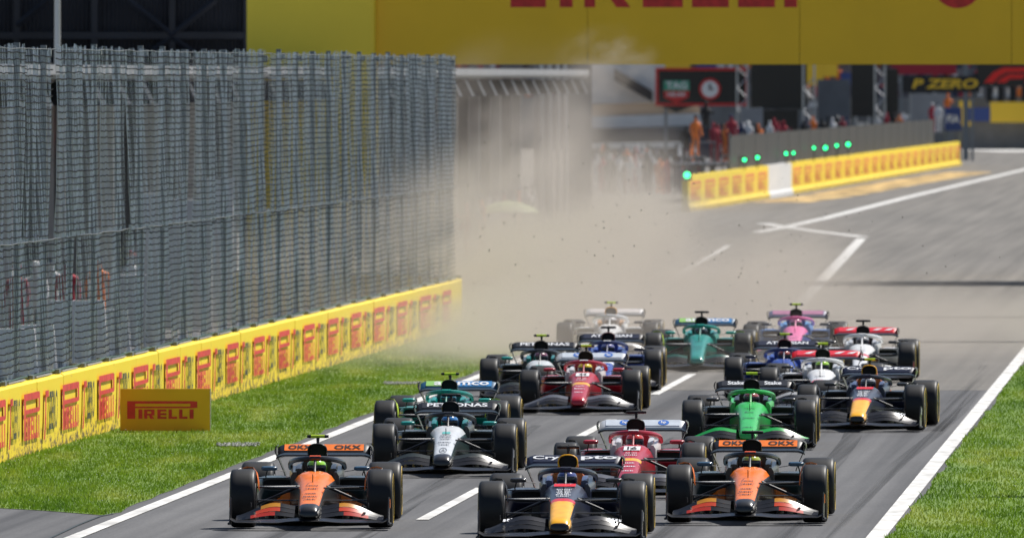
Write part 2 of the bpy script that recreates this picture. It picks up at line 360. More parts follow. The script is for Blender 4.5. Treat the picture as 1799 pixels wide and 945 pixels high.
# printed logos on the wall: alternating long-bowled P logo and red/black slanted mark
def on_wall(dist):                                   # distance along the path -> point, tangent
    acc = 0
    for a, b in zip(PATH, PATH[1:]):
        l = (b - a).length
        if acc + l >= dist: t = (b - a).normalized(); return a + t * (dist - acc), t
        acc += l
    return None, None
# photo columns of the P logos (left edge) -> distances along the wall
def wall_dist(px):
    k = (px - 899.5) / F                              # X = k D ; X = wall_x(D)
    D = (-7.36 - .0544 * 212.6) / (k - .0544); return (D - 205) * math.sqrt(1 + .0544 ** 2)
PX = [(-23, 6), (38, 66), (106, 135), (170, 197), (231, 257), (288, 313), (343, 367), (396, 416), (443, 462), (487, 506), (531, 550), (574, 592), (615, 632), (655, 673), (696, 713), (736, 755), (776, 790)]
for (x0, x1) in PX:
    d0, d1 = wall_dist(x0), wall_dist(x1)
    p, t = on_wall(max(d0, 0)); 
    if p is None: continue
    nr = Vector((t.y, -t.x, 0)); mb = MB()
    pirelli(mb, rel(p + nr * .035 + Vector((0, 0, .24))), t, (0, 0, 1), d1 - d0, .68, loop=.44, th=.13, kk=.055)
    mb.build('lettering', M['red_print'], wall, smooth=False)
for (a0, a1), (b0, b1) in zip(PX, PX[1:]):
    e0 = a1 + (b0 - a1) * .28; e1 = a1 + (b0 - a1) * .80; d0, d1 = wall_dist(e0), wall_dist(e1); p, t = on_wall(max(d0, .1))
    if p is None: continue
    nr = Vector((t.y, -t.x, 0)); o = p + nr * .035; Ln = d1 - d0; mb = MB()
    def q(u0, z0, u1, z1, sl=0): mb.quad(*[rel(o + t * (u * Ln) + Vector((0, 0, z))) for u, z in ((u0, z0), (u1, z0), (u1 + sl, z1), (u0 + sl, z1))])
    q(-.22, .18, -.10, .50, .10); q(-.12, .48, -.02, .88, .04); q(-.08, .80, .22, .90)
    mb.build('emblem', M['red_print'], wall, smooth=False)
    mb = MB(); put_text(mb, 'ZERO', rel(o + t * (Ln * .2) + nr * .004 + Vector((0, 0, .30))), t, (t.x * .0, 0, 1), Ln * .72, .58, bold=.012, shear=.25)
    mb.build('lettering', M['black_print'], wall, smooth=False)
# fence: panels of real wires (shared meshes), posts
FT = 6.0
def wave(u, z, ph): return .05 * math.sin(u * 1.9 + ph) * math.sin(z * 1.1 + ph * 2) + .02 * math.sin(u * 5.3 + z * .7 + ph) + .008 * math.sin(u * 17 + z * 5 + ph)
def wire_mesh(z0, z1, ln, ph, lower):
    mb = MB(); nz = 10; sp = .072 if not lower else .080; nv = int(ln / sp)
    for k in range(nv):                                   # vertical wires
        u = k * sp; rr = .0024; path = []
        for q_ in range(nz + 1):
            z = z0 + (z1 - z0) * q_ / nz + (.03 * math.sin(u * 4 + ph) if q_ == nz else 0); path.append((wave(u, z, ph) , u + .012 * math.sin(z * 6 + k), z))
        rings = [[(p[0] - rr, p[1] - rr, p[2]), (p[0] + rr, p[1] - rr * .6, p[2]), (p[0], p[1] + rr, p[2])] for p in path]
        mb.loft(rings, False)
    z = z0; row = 0
    while z < z1 - .02:                                   # horizontal strands, sagging a little between ties
        rr = .0085; rings = []; n = 24
        for q_ in range(n + 1):
            u = ln * q_ / n; x = wave(u, z, ph); zz = z - .012 * math.sin(math.pi * (u % 1.15) / 1.15) + .006 * math.sin(u * 9 + row)
            rings.append([(x - rr * .6, u, zz), (x + .012, u, zz + rr), (x + .012, u, zz - rr)])
        mb.loft(rings, False, mi=1); z += .1; row += 1
    return mb.mesh('fence_mesh', False)
VAR_U = [wire_mesh(3.1, FT, 4.6, p, False) for p in (0, 1.3, 2.6, 4.1)]
VAR_L = [wire_mesh(WH + .05, 3.14, 4.6, p, True) for p in (.5, 2.0, 3.3)]
k = 0
for i in range(0, L - 4, 4):
    a, b = PATH[i], PATH[i + 4]; t = (b - a).normalized(); nr = Vector((t.y, -t.x, 0)); rz = -math.atan2(t.x, t.y); ln = (b - a).length
    for me, off in ((VAR_U[(k * 7 + k // 3) % 4], random.uniform(-.05, .05)), (VAR_L[(k * 5) % 3], .03)):
        o = place('wire_panel', me, [M['wire'], M['wire_shade']], fence, rel(a - nr * (.16 + off)), (random.uniform(-.004, .004), random.uniform(-.004, .004), rz + random.uniform(-.010, .010)))
        o.scale = (1, ln / 4.6, 1 + random.uniform(-.004, .006))
    mb = MB(); c = rel(a - nr * .3); hgt = FT + random.uniform(.0, .07)
    mb.box(c + Vector((0, 0, (WH + hgt) / 2)), (.09, .09, hgt - WH), rz); mb.box(c + Vector((.1, 0, WH + .04)), (.3, .3, .06), rz)
    mb.box(c + Vector((.06, 0, hgt - .12)), (.12, .14, .1), rz)
    mb.build('post', M['post'], fence, smooth=False)
    for z, rr in ((3.12, .010), (FT - .02, .008), (WH + .06, .02)):
        mb = MB(); pp = []
        for q_ in range(9):
            u = q_ / 8; pp.append(rel(a.lerp(b, u) - nr * .13 + Vector((0, 0, z + .006 * math.sin(u * 9 + k) - .012 * math.sin(u * math.pi)))))
        mb.tube(pp, rr, 5); mb.build('cable', M['cable'] if z > 2 else M['netting'], fence)
    k += 1

# ------------------------------------------------------------------ small roadside board
bd = empty('advertising_board', gp(290, 760), 0); tag(bd, 'small yellow advertising board with red lettering standing in the grass', 'sign')
s_ = (760 - YH) / H; bw, bh = 158 / s_, 74 / s_
mb = MB(); mb.box((0, 0, bh / 2 + .03), (bw, .05, bh)); mb.build('panel', M['board'], bd, smooth=False)
mb = MB(); mb.box((bw / 2 + .006, 0, bh / 2 + .03), (.012, .06, bh + .01)); mb.build('trim', M['white_panel'], bd, smooth=False)
mb = MB(); pirelli(mb, (-bw / 2 + .11, -.03, .22), (1, 0, 0), (0, 0, 1), bw * .78, bh * .42, loop=.40, th=.13, kk=.048); mb.build('lettering', M['red_print'], bd, smooth=False)
for sx in (-.4, .4):
    mb = MB(); mb.tube([(sx, .02, bh * .8), (sx, .55, .01)], .018, 6); mb.tube([(sx, .03, .08), (sx, .55, .02)], .014, 6); mb.build('stay', M['post'], bd)

# ------------------------------------------------------------------ yellow bridge over the track
BD = 398.0; bs = F / BD
br = empty('footbridge', (at(660, 0, BD).x, BD, 0)); tag(br, 'yellow advertising bridge spanning the track with red lettering', 'bridge')
X0 = br.location.x; zb = at(0, 113.5, BD).z; zt = zb + 5.2; BL = 34.0
def bridge_panel(x0, x1, jt):
    mb = MB(); mb.box(((x0 + x1) / 2, .03 + jt, (zb + zt) / 2), (x1 - x0 - .012, .06, zt - zb)); mb.build('panel', M['bridge'], br, smooth=False)
xs = [0, 5.7, 11.4, 17.1, 22.8, 28.5, 34.2]
for a, b in zip(xs, xs[1:]): bridge_panel(a, b, 0)
mb = MB(); mb.box((BL / 2, 3.4, zb + .16), (BL, 6.6, .3)); mb.build('deck', M['mid_panel'], br, smooth=False)
mb = MB(); mb.box((BL / 2, 6.76, (zb + zt) / 2), (BL, .08, zt - zb)); mb.build('back_panel', M['bridge'], br, smooth=False)
mb = MB(); mb.box((BL / 2, 3.4, zt + .05), (BL, 6.9, .12)); mb.build('roof', M['grey_panel'], br, smooth=False)
pw = (660 - 434) / bs
mb = MB(); n = 8; prof = [(-pw, 6.5), (-pw, -.35)] + [(-.18 + .18 * math.sin(R(90 * q_ / n)), -.17 - .18 * math.cos(R(90 * q_ / n))) for q_ in range(n + 1)] + [(0, 6.5)]
mb.loft([[(x, y, 0) for x, y in prof], [(x, y, zt + .4) for x, y in prof]]); mb.build('stair_tower', M['bridge_pillar_lit'], br, ang=50)
mb = MB(); mb.box((BL + 1.2, 3.2, zt / 2), (2.4, 6.6, zt)); mb.build('stair_tower', M['bridge_pillar_lit'], br, smooth=False)
mb = MB(); pl = at(897, 13.5, BD)
pirelli(mb, (pl.x - X0, -.006, pl.z), (1, 0, 0), (0, 0, 1), 540 / bs, 2.1, loop=.38, th=.2); mb.build('lettering', M['red_print'], br, smooth=False)
mb = MB(); c0 = at(1682, -28, BD); n = 36; ro, ri = .66, .3; vs = []; fs = []
for q_ in range(n):
    t = 2 * math.pi * q_ / n; vs += [(c0.x - X0 + ro * math.cos(t), -.006, c0.z + ro * math.sin(t)), (c0.x - X0 + ri * math.cos(t), -.006, c0.z + ri * math.sin(t))]
for q_ in range(n): fs.append((2 * q_, (2 * q_ + 2) % (2 * n), (2 * q_ + 3) % (2 * n), 2 * q_ + 1))
mb.add(vs, fs); mb.build('emblem', M['red_print'], br, smooth=False)

# out-of-frame gantries and board whose shadows cross the track and the verge
def gantry(D, zc, dep, label):
    g = empty('overhead_gantry', (20, D, 0)); tag(g, label, 'gantry', 'overhead gantries above the frame')
    mb = MB(); mb.box((2, 0, zc / 2), (.5, .5, zc)); mb.box((2, 0, .12), (1.2, 1.2, .24)); mb.build('post', M['post'], g, smooth=False)
    mb = MB()
    for dy in (-dep / 2, dep / 2):
        for dz in (-.4, .4): mb.box((-5, dy, zc + dz), (15, .12, .12))
    for k in range(15): mb.tube([(-12.4 + k * .95, -dep / 2, zc - .4), (-12.4 + k * .95 + .47, -dep / 2, zc + .4), (-12.4 + k * .95 + .95, -dep / 2, zc - .4)], .04, 4)
    mb.build('truss', M['silver'], g, smooth=False)
    mb = MB(); mb.box((-5, 0, zc), (14.6, dep * .8, .7)); mb.build('sign_box', M['mid_panel'], g, smooth=False)
gantry(346.5, 9.6, 2.2, 'steel overhead gantry nearer the yellow bridge, casting a shadow band')
gantry(315, 10.2, 2.0, 'steel overhead gantry above the rearmost cars, casting a faint shadow')
g = empty('marker_board', (7.6, 196.4, 0)); tag(g, 'tall trackside marker board beyond the right edge casting a shadow on grass', 'sign')
mb = MB(); mb.box((0, 0, 1.7), (1.0, .08, 1.0)); mb.build('panel', M['white_panel'], g, smooth=False)
for sx in (-.4, .4): mb = MB(); mb.box((sx, .05, 1.1), (.07, .07, 2.2)); mb.build('post', M['post'], g, smooth=False)

# ------------------------------------------------------------------ dark steel hall behind, left
hl = empty('steel_hall', (at(0, 0, 470).x - 4, 470, 0)); tag(hl, 'dark corrugated steel hall with diagonal braces behind the fence', 'building')
hs_ = F / 470; HX = hl.location.x; hw_ = at(470, 0, 470).x - HX
mb = MB(); n = 190; vs = []
for q_ in range(n + 1):
    x = hw_ * q_ / n; y = .0 if q_ % 2 else .07; vs += [(x, y, 0), (x, y, 13)]
mb.add(vs, [(2 * q_, 2 * q_ + 2, 2 * q_ + 3, 2 * q_ + 1) for q_ in range(n)]); mb.build('wall', M['dark_sheet'], hl, smooth=False)
mb = MB(); mb.box((hw_ / 2, 6, 13.1), (hw_, 12, .2)); mb.box((hw_ - .1, 6, 6.5), (.2, 12, 13)); mb.build('roof', M['dark_steel'], hl, smooth=False)
def hx(px): return at(px, 0, 470).x - HX
def hz(py): return at(0, py, 470).z
mb = MB(); mb.box((hw_ / 2, -.25, hz(63)), (hw_, .22, .22)); mb.build('beam', M['dark_steel'], hl, smooth=False)
for px in (30, 167, 303, 434): mb = MB(); mb.box((hx(px), -.2, 6), (.2, .24, 12)); mb.build('column', M['dark_steel'], hl, smooth=False)
for a, b in (((303, 63), (225, 0)), ((303, 63), (380, 0)), ((30, 45), (85, 0)), ((303, 65), (380, 125)), ((303, 65), (225, 125))):
    mb = MB(); mb.tube([(hx(a[0]), -.3, hz(a[1])), (hx(b[0]), -.3, hz(b[1]))], .11, 4); mb.build('brace', M['dark_steel'], hl, smooth=False)
mb = MB(); p = at(101, 0, 330); mb.tube([(0, 0, 0), (0, 0, 6), (0, 0, 11)], [.075, .07, .06], 10)
lp = empty('lamp_post', (p.x, 330, 0)); tag(lp, 'slim pale grey lamp post rising behind the fence on the left', 'lamp post')
mb.build('pole', M['silver'], lp); mb = MB(); mb.box((.5, 0, 11), (1.1, .3, .12)); mb.box((0, 0, .1), (.4, .4, .2)); mb.build('lamp_head', M['grey_panel'], lp, smooth=False)

# ------------------------------------------------------------------ pit building along the pit lane (seen through the fence and the dust)
def pit_x(D): return .45 + .0515 * (D - 546)
pit = empty('pit_building', (pit_x(280), 280, 0), -math.atan(.0515)); tag(pit, 'long pit building with grey columns and white canopy behind the dust', 'building')
PL = 266.0                                       # runs +Y in its own frame, front towards +X
mb = MB(); mb.box((-7, PL / 2, 2.75), (12, PL, 5.5)); mb.build('wall', M['dark_sheet'], pit, smooth=False)
mb = MB(); mb.box((-5.4, PL / 2, 5.66), (15.4, PL + 1, .3)); mb.build('roof', M['grey_panel'], pit, smooth=False)
bay = 7.0; nb = int(PL / bay)
for b in range(nb):
    y = b * bay + bay / 2
    mb = MB(); mb.box((-.97, y, 1.7), (.1, bay * .72, 3.4)); mb.build('garage_bay', M['black' if b % 4 else 'mid_panel'], pit, smooth=False)  # black slabs carry the dark inside of open bays in their colour
    mb = MB(); mb.box((.0, y - bay / 2, 2.75), (.5, .6, 5.5)); mb.box((.0, y - bay / 2, .2), (.7, .8, .4)); mb.build('column', M[('white_panel', 'grey_panel', 'white_panel', 'mid_panel')[b % 4] if b < 19 else ('grey_panel' if b % 2 else 'dark_sheet')], pit, smooth=False)
    mb = MB(); mb.box((-.93, y, 4.3), (.08, bay * .8, .7)); mb.build('sign_panel', M[('white_panel', 'mid_panel', 'red', 'white_panel', 'grey_panel')[b % 5]], pit, smooth=False)
    mb = MB(); mb.box((1.7, y, 5.2), (1.6, 1.6, .5), taper=.7); mb.build('canopy_lamp', M['black'], pit, smooth=False)
mb = MB(); mb.box((2.36, PL / 2, 5.70), (.1, PL, .2)); mb.build('fascia', M['grey_panel'], pit, smooth=False)
# end tower with silver pipes
tw = empty('timing_tower', (at(1020, 0, 548).x, 548, 0)); tag(tw, 'grey tower block with vertical pipes at the end of the pit building', 'building')
ts = F / 548
mb = MB(); mb.box((0, 3, 6), (40 / ts, 6, 12)); mb.build('wall', M['mid_panel'], tw, smooth=False)
mb = MB(); mb.box((-.55 - 20 / ts - .4, 3, 6), (.7, 5.5, 12)); mb.build('side_wing', M['grey_panel'], tw, smooth=False)
for k, px in enumerate((952, 966, 980, 993)):
    mb = MB(); x = at(px, 0, 547).x - tw.location.x; mb.tube([(x, -.4, 0), (x, -.4, 11)], .09, 8); mb.box((x, -.2, 8), (.3, .5, .2)); mb.build('pipe', M['silver'], tw)

# ------------------------------------------------------------------ right-hand background: pit wall, stands, screens, signs
A_, B_ = gp(1213, 373), gp(1690, 291)
pwl = empty('pit_wall', A_, -math.atan2((B_ - A_).x, (B_ - A_).y)); tag(pwl, 'yellow pit wall with faded red print and a pale gap', 'wall')
PLn = (B_ - A_).length; npn = 28; stp = PLn / npn
def on_pit(px):                                  # photo column -> distance along the wall
    k = (px - 899.5) / F; d = (B_ - A_); tt = (k * A_.y - A_.x) / (d.x - k * d.y); return tt * PLn
g0, g1 = on_pit(1362), on_pit(1389)
for q_ in range(npn):
    y = (q_ + .5) * stp; gap = g0 < y < g1
    mb = MB(); mb.loft([[(-.35, yy, 0), (0, yy, 0), (0, yy, .2), (-.08, yy, .3), (-.08, yy, 1.5), (-.35, yy, 1.5)] for yy in (y - stp / 2 + .03, y + stp / 2 - .03)])
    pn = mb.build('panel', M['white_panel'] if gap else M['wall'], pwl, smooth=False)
    if not gap:
        mb = MB(); pirelli(mb, (-.068, y - stp * .36, .45), (0, 1, 0), (0, 0, 1), stp * .7, .8, loop=.42, th=.16); mb.build('lettering', M['faded_print'], pwl, smooth=False)
f0, f1 = on_pit(1298), on_pit(1652); nf = 22
for q_ in range(nf):
    y = f0 + (f1 - f0) * (q_ + .5) / nf
    mb = MB(); mb.box((-.4, y, 2.25), (.05, (f1 - f0) / nf - .12, 1.46)); mb.build('screen_panel', M['black'], pwl, smooth=False)
    mb = MB(); mb.box((-.4, y - (f1 - f0) / nf / 2, 2.3), (.09, .09, 1.6)); mb.build('post', M['post'], pwl, smooth=False)
d_ = (B_ - A_).normalized()
for k, (px, py) in enumerate(((1207, 308), (1308, 281), (1331, 277), (1381, 270), (1394, 269), (1430, 260), (1450, 260), (1470, 256), (1490, 254))):
    tt = on_pit(px); p = A_ + d_ * tt; q_ = at(px, py, p.y + .15)
    r = .13 if k == 0 else random.uniform(.06, .1)
    lm = empty('signal_lamp', (q_.x, q_.y, 0)); tag(lm, ('lone bright green lamp at the near end of the pit wall' if k == 0 else '%s green lamp from the left along the top of the pit wall' % ('', 'second', 'third', 'fourth', 'fifth', 'sixth', 'seventh', 'eighth', 'rightmost')[k]), 'lamp', 'green lamps on the pit wall')
    mb = MB(); mb.tube([(0, .08, 1.45), (0, .08, q_.z)], .025, 6); mb.box((0, .1, q_.z), (r * 3.0, .16, r * 3.4)); mb.build('stand', M['black'], lm, smooth=False)
    mb = MB(); mb.lathe([(-.05, r * .4), (-.03, r * .8), (.02, r)], (0, 0, q_.z), 12, 'Y'); mb.build('lens', M['green_lamp'], lm)

def panel_thing(name, label, cat, px0, py0, px1, py1, D, mat, dep=.5, legs=True, frame=None, group=None):
    a, b = at(px0, py0, D), at(px1, py1, D); e = empty(name, ((a.x + b.x) / 2, D, 0)); tag(e, label, cat, group)
    wd, z0, z1 = b.x - a.x, b.z, a.z
    mb = MB(); mb.box((0, 0, (z0 + z1) / 2), (wd, dep, z1 - z0)); mb.build('panel', M[mat], e, smooth=False)
    if frame:
        mb = MB()
        for x in (-wd / 2, wd / 2): mb.box((x, -.03, (z0 + z1) / 2), (.16, dep + .1, z1 - z0 + .16))
        for z in (z0, z1): mb.box((0, -.03, z), (wd, dep + .08, .16))
        mb.build('frame', M[frame], e, smooth=False)
    if legs and z0 > .3:
        for x in (-wd * .4, wd * .4): mb = MB(); mb.box((x, .1, z0 / 2), (.18, .18, z0)); mb.build('post', M['post'], e, smooth=False)
    return e, wd, z0, z1
def truss(px, py0, D, label, wd=.6):
    p = at(px, 135, D); zt_ = at(px, py0, D).z; e = empty('truss_tower', (p.x, D, 0)); tag(e, label, 'truss tower', 'silver truss towers')
    for sx in (-1, 1):
        for sy in (-1, 1): mb = MB(); mb.tube([(sx * wd / 2, sy * wd / 2, 0), (sx * wd / 2, sy * wd / 2, zt_)], .05, 5); mb.build('chord', M['silver'], e)
    for sy in (-1, 1):
        mb = MB(); k = 0; z = .1; pts = []
        while z < zt_ - wd: pts.append(((1 if k % 2 else -1) * wd / 2, sy * wd / 2, z)); z += wd; k += 1
        mb.tube(pts, .035, 4); mb.build('lacing', M['silver'], e)
    return e
# grandstand, far, behind the pit wall
gs = empty('grandstand', (at(1000, 0, 1050).x, 1050, 0)); tag(gs, 'pale grandstand with banded terraces far behind the dust', 'grandstand')
gk = F / 1050
def gx(px): return at(px, 0, 1050).x - gs.location.x
def gz(py): return at(0, py, 1050).z
def gband(name, px0, px1, y0, y1, yoff, mat, slope=0):
    mb = MB(); za, zb_ = gz(y0), gz(y1); x0, x1 = gx(px0), gx(px1); dz = slope
    mb.loft([[(x0, yoff, zb_), (x0, yoff + 1.2, zb_), (x0, yoff + 1.2, za), (x0, yoff, za)], [(x1, yoff, zb_ + dz), (x1, yoff + 1.2, zb_ + dz), (x1, yoff + 1.2, za + dz), (x1, yoff, za + dz)]]); mb.build(name, M[mat], gs, smooth=False)
gband('terrace', 1036, 1170, 60, 182, 8, 'white_panel'); gband('parapet', 1036, 1230, 184, 206, 4, 'tan', .25); gband('parapet', 1036, 1240, 206, 226, 3, 'white_panel', .25)
gband('stand_base', 1000, 1330, 226, 372, 1, 'dark_sheet'); gband('walkway_rail', 1036, 1215, 252, 262, -1, 'white_panel', .1)
mb = MB(); mb.loft([[(gx(a), 6.5, gz(b) - .5), (gx(a), 7.6, gz(b) - .5), (gx(a), 7.6, gz(b) + .3), (gx(a), 6.5, gz(b) + .3)] for a, b in ((1080, 128), (1148, 168))]); mb.build('stair', M['dark_steel'], gs, smooth=False)
# long far stand with crowd, closing the view
fs_ = empty('far_stand', (at(1450, 0, 1120).x, 1120, 0)); tag(fs_, 'far stand with yellow banners closing the view under the bridge', 'grandstand')
mb = MB()
for k in range(14): mb.box((0, 10 + k * 1.4, 2 + k * .55), (110, 1.4, 4 + k * 1.1))
mb.build('terrace', M['mid_panel'], fs_, smooth=False)
mb = MB(); mb.box((0, 34, 10), (110, 1, 20)); mb.build('back_wall', M['mid_panel'], fs_, smooth=False)
def fx(px): return at(px, 0, 1120).x - fs_.location.x
for k, (p0, p1, y0, y1, mt) in enumerate(((1140, 1215, 112, 135, 'gold'), (1225, 1262, 112, 128, 'blue'), (1412, 1450, 112, 150, 'gold'), (1450, 1475, 112, 135, 'gold'), (1480, 1500, 128, 150, 'blue'), (1690, 1716, 178, 222, 'gold'), (1745, 1830, 180, 216, 'gold'), (1700, 1745, 190, 214, 'blue'))):
    mb = MB(); za, zb_ = at(0, y0, 1120).z, at(0, y1, 1120).z; mb.box(((fx(p0) + fx(p1)) / 2, 7.5 - k * .05, (za + zb_) / 2), (fx(p1) - fx(p0), .2, za - zb_)); mb.build('banner', M[mt], fs_, smooth=False)
mb = MB(); rg = random.Random(2); mats_ = ['white_cloth', 'red_cloth', 'navy_cloth', 'black_cloth', 'hivis']
for k in range(2600):
    r_ = rg.randint(0, 13); x = rg.uniform(-52, 52); z = 4 + r_ * 1.1; y = 1120 + 10 + r_ * 1.4
    mb.box((fs_.location.x + x, y, z + .35), (.42, .3, .7), mi=rg.randint(0, 4), taper=.7); mb.lathe([(-.12, .05), (0, .12), (.12, .04)], (fs_.location.x + x, y, z + .85), 5, 'Z', mi=rg.randint(0, 4))
tag(mb.build('crowd', [M[m] for m in mats_], smooth=False), 'distant crowd seated in the far stand', 'crowd', kind='stuff')
# right yellow tyre wall far
a_, b_ = at(1688, 245, F / ((245 - YH) / H)), at(1860, 243, F / ((245 - YH) / H))
fw = empty('far_barrier', a_); tag(fw, 'far yellow barrier with red print at the right edge', 'wall')
for k in range(8):
    x = (b_.x - a_.x) * (k + .5) / 8; mb = MB(); mb.box((x, 0, .8), ((b_.x - a_.x) / 8 - .03, .5, 1.6)); mb.build('panel', M['wall'], fw, smooth=False)
    mb = MB(); pirelli(mb, (x - .75, -.26, .35), (1, 0, 0), (0, 0, 1), 1.5, .9, loop=.42, th=.16); mb.build('lettering', M['red_print'], fw, smooth=False)
# watch-maker style black sign with shield and clock
e, wd, z0, z1 = panel_thing('clock_sign', 'black gantry sign with red outline, shield emblem and round clock', 'sign', 1154, 122, 1312, 184, 860, 'screen', frame='red')
ks = F / 860
def ex(px): return at(px, 0, 860).x - e.location.x
def ez(py): return at(0, py, 860).z
mb = MB(); mb.add([(ex(1154), -.3, ez(184)), (ex(1188), -.3, ez(198)), (ex(1225), -.3, ez(184)), (ex(1154), .25, ez(184)), (ex(1188), .25, ez(198)), (ex(1225), .25, ez(184))], [(0, 1, 2), (5, 4, 3), (0, 3, 4, 1), (1, 4, 5, 2), (2, 5, 3, 0)]); mb.build('lower_point', M['screen'], e, smooth=False)
mb = MB(); mb.box(((ex(1166) + ex(1211)) / 2, -.28, (ez(142) + ez(160)) / 2), (ex(1211) - ex(1166), .06, ez(142) - ez(160))); mb.build('shield_top', M['green_sign'], e, smooth=False)
mb = MB(); mb.add([(ex(1166), -.30, ez(160)), (ex(1211), -.30, ez(160)), (ex(1209), -.30, ez(172)), (ex(1188), -.30, ez(182)), (ex(1167), -.30, ez(172))], [(0, 1, 2, 3, 4)]); mb.build('shield_point', M['red'], e, smooth=False)
mb = MB(); put_text(mb, 'TAG', (ex(1170), -.33, ez(157)), (1, 0, 0), (0, 0, 1), ex(1207) - ex(1170), ez(144) - ez(157), .03); put_text(mb, 'HEUER', (ex(1172), -.33, ez(170)), (1, 0, 0), (0, 0, 1), ex(1205) - ex(1172), ez(163) - ez(170), .02); mb.build('lettering', M['white'], e, smooth=False)
mb = MB(); mb.lathe([(-.3, 19 / ks), (-.27, 19 / ks)], (ex(1247), 0, ez(157)), 28, 'Y'); mb.build('clock_rim', M['red'], e)
mb = MB(); mb.lathe([(-.34, 14.5 / ks), (-.29, 14.5 / ks)], (ex(1247), 0, ez(157)), 28, 'Y'); mb.build('clock_face', M['white'], e)
mb = MB(); mb.box((ex(1247), -.36, ez(153)), (.1, .03, .34)); mb.box((ex(1249), -.36, ez(157)), (.26, .03, .09)); mb.build('clock_hand', M['black'], e, smooth=False)
truss(1304, 100, 855, 'silver truss tower right of the clock sign')
truss(1421, 100, 800, 'silver truss tower right of the widest black screen'); truss(1546, 100, 885, 'silver truss tower between the two dark screens near the centre right')
panel_thing('big_screen', 'widest black screen board under the bridge', 'screen', 1319, 108, 1417, 192, 830, 'screen', .8)
panel_thing('big_screen', 'narrow dark board hanging low below the widest screen', 'screen', 1338, 193, 1402, 240, 828, 'screen', .6)
panel_thing('big_screen', 'dark screen board left of the truss near the banner', 'screen', 1495, 112, 1541, 205, 890, 'screen', .8)
panel_thing('big_screen', 'slim black board right of the truss near the banner', 'screen', 1552, 122, 1578, 222, 895, 'screen', .8)
panel_thing('equipment_cabin', 'grey cabin with pale panels below the gold lettered banner', 'cabin', 1600, 165, 1662, 226, 960, 'grey_panel', 2.5, False)
panel_thing('equipment_cabin', 'dark blue cabin right of the dark screen on the pit wall', 'cabin', 1436, 140, 1492, 215, 840, 'mid_panel', 2.5, False)
panel_thing('pit_stand', 'low grey pit wall stand below the black screens', 'stand', 1300, 190, 1340, 262, 800, 'grey_panel', 2, False)
panel_thing('advert_banner', 'pink and red banner partly hidden by the bridge', 'banner', 1573, 105, 1680, 131, 990, 'red_cloth', .2)
e, wd, z0, z1 = panel_thing('tyre_banner', 'black banner with gold italic lettering under the bridge', 'banner', 1585, 134, 1722, 163, 975, 'black', .25)
mb = MB(); p = at(1602, 156, 975); put_text(mb, 'P ZERO', (p.x - e.location.x, -.14, p.z), (1, 0, 0), (0, 0, 1), 116 / (F / 975), 17 / (F / 975), .035, .2); mb.build('lettering', M['gold'], e, smooth=False)
rgc = random.Random(21)
for k, (px, D, mt, wd, ht, lb) in enumerate(((1432, 860, 'white_panel', 20, 42, 'white timing cabinet right of the widest screen'), (1460, 870, 'grey_panel', 26, 30, 'grey flight case stack on the pit wall deck'), (1478, 872, 'red', 14, 22, 'red tool cabinet left of the tall dark screen'), (1515, 900, 'white_panel', 24, 24, 'white cabinet below the tall dark screen'), (1590, 930, 'white_panel', 16, 20, 'small white cabinet below the gold lettered banner'), (1345, 845, 'grey_panel', 30, 30, 'grey cabinet under the low dark board'))):
    c_ = at(px, 222, D); k_ = F / D; e = empty('cabinet', (c_.x, D, 0)); tag(e, lb, 'cabinet')
    zz = c_.z; mb = MB(); mb.box((0, 0, zz + ht / k_ / 2), (wd / k_, .8, ht / k_)); mb.build('body', M[mt], e, smooth=False)
    mb = MB(); mb.box((0, -.42, zz + ht / k_ * .55), (wd / k_ * .8, .04, ht / k_ * .5)); mb.build('door', M['mid_panel'], e, smooth=False)
    mb = MB(); mb.box((0, 0, zz / 2), (wd / k_ * .9, .7, zz)); mb.build('plinth', M['dark_sheet'], e, smooth=False)
# start gantry with red mark and light boxes
D1 = 985; k1 = F / D1
e, wd, z0, z1 = panel_thing('start_gantry', 'black start gantry panel with red racing mark and hanging light boxes', 'gantry', 1716, 100, 1850, 152, D1, 'screen', .5, False)
for px in (1697, 1905): mb = MB(); mb.box((at(px, 0, D1).x - e.location.x, .3, 5), (.35, .35, 10)); mb.build('post', M['post'], e, smooth=False)
mb = MB(); mb.box((at(1800, 0, D1).x - e.location.x, .3, 9.6), (9, .5, .6)); mb.build('beam', M['post'], e, smooth=False)
def sx_(px): return at(px, 0, D1).x - e.location.x
def sz_(py): return at(0, py, D1).z
mb = MB(); mb.add([(sx_(a), -.27, sz_(b)) for a, b in ((1728, 146), (1744, 128), (1762, 119), (1810, 119), (1806, 127), (1768, 128), (1755, 135), (1745, 146))], [(0, 1, 6, 7), (1, 2, 5, 6), (2, 3, 4, 5)]); mb.build('emblem', M['f1red'], e, smooth=False)
mb = MB(); mb.add([(sx_(a), -.27, sz_(b)) for a, b in ((1750, 146), (1760, 137), (1772, 131), (1802, 131), (1796, 139), (1774, 139), (1766, 146))], [(0, 1, 5, 6), (1, 2, 3, 4, 5)]); mb.build('emblem', M['f1red'], e, smooth=False)
mb = MB(); mb.add([(sx_(a), -.27, sz_(b)) for a, b in ((1800, 146), (1814, 119), (1832, 119), (1816, 146))], [(0, 1, 2, 3)]); mb.build('emblem', M['f1red'], e, smooth=False)
for px in (1738, 1758, 1779, 1800): mb = MB(); mb.box((sx_(px), 0, sz_(166)), (11 / k1, .4, 27 / k1)); mb.box((sx_(px), -.22, sz_(156)), (12 / k1, .1, .1)); mb.build('light_box', M['black'], e, smooth=False)
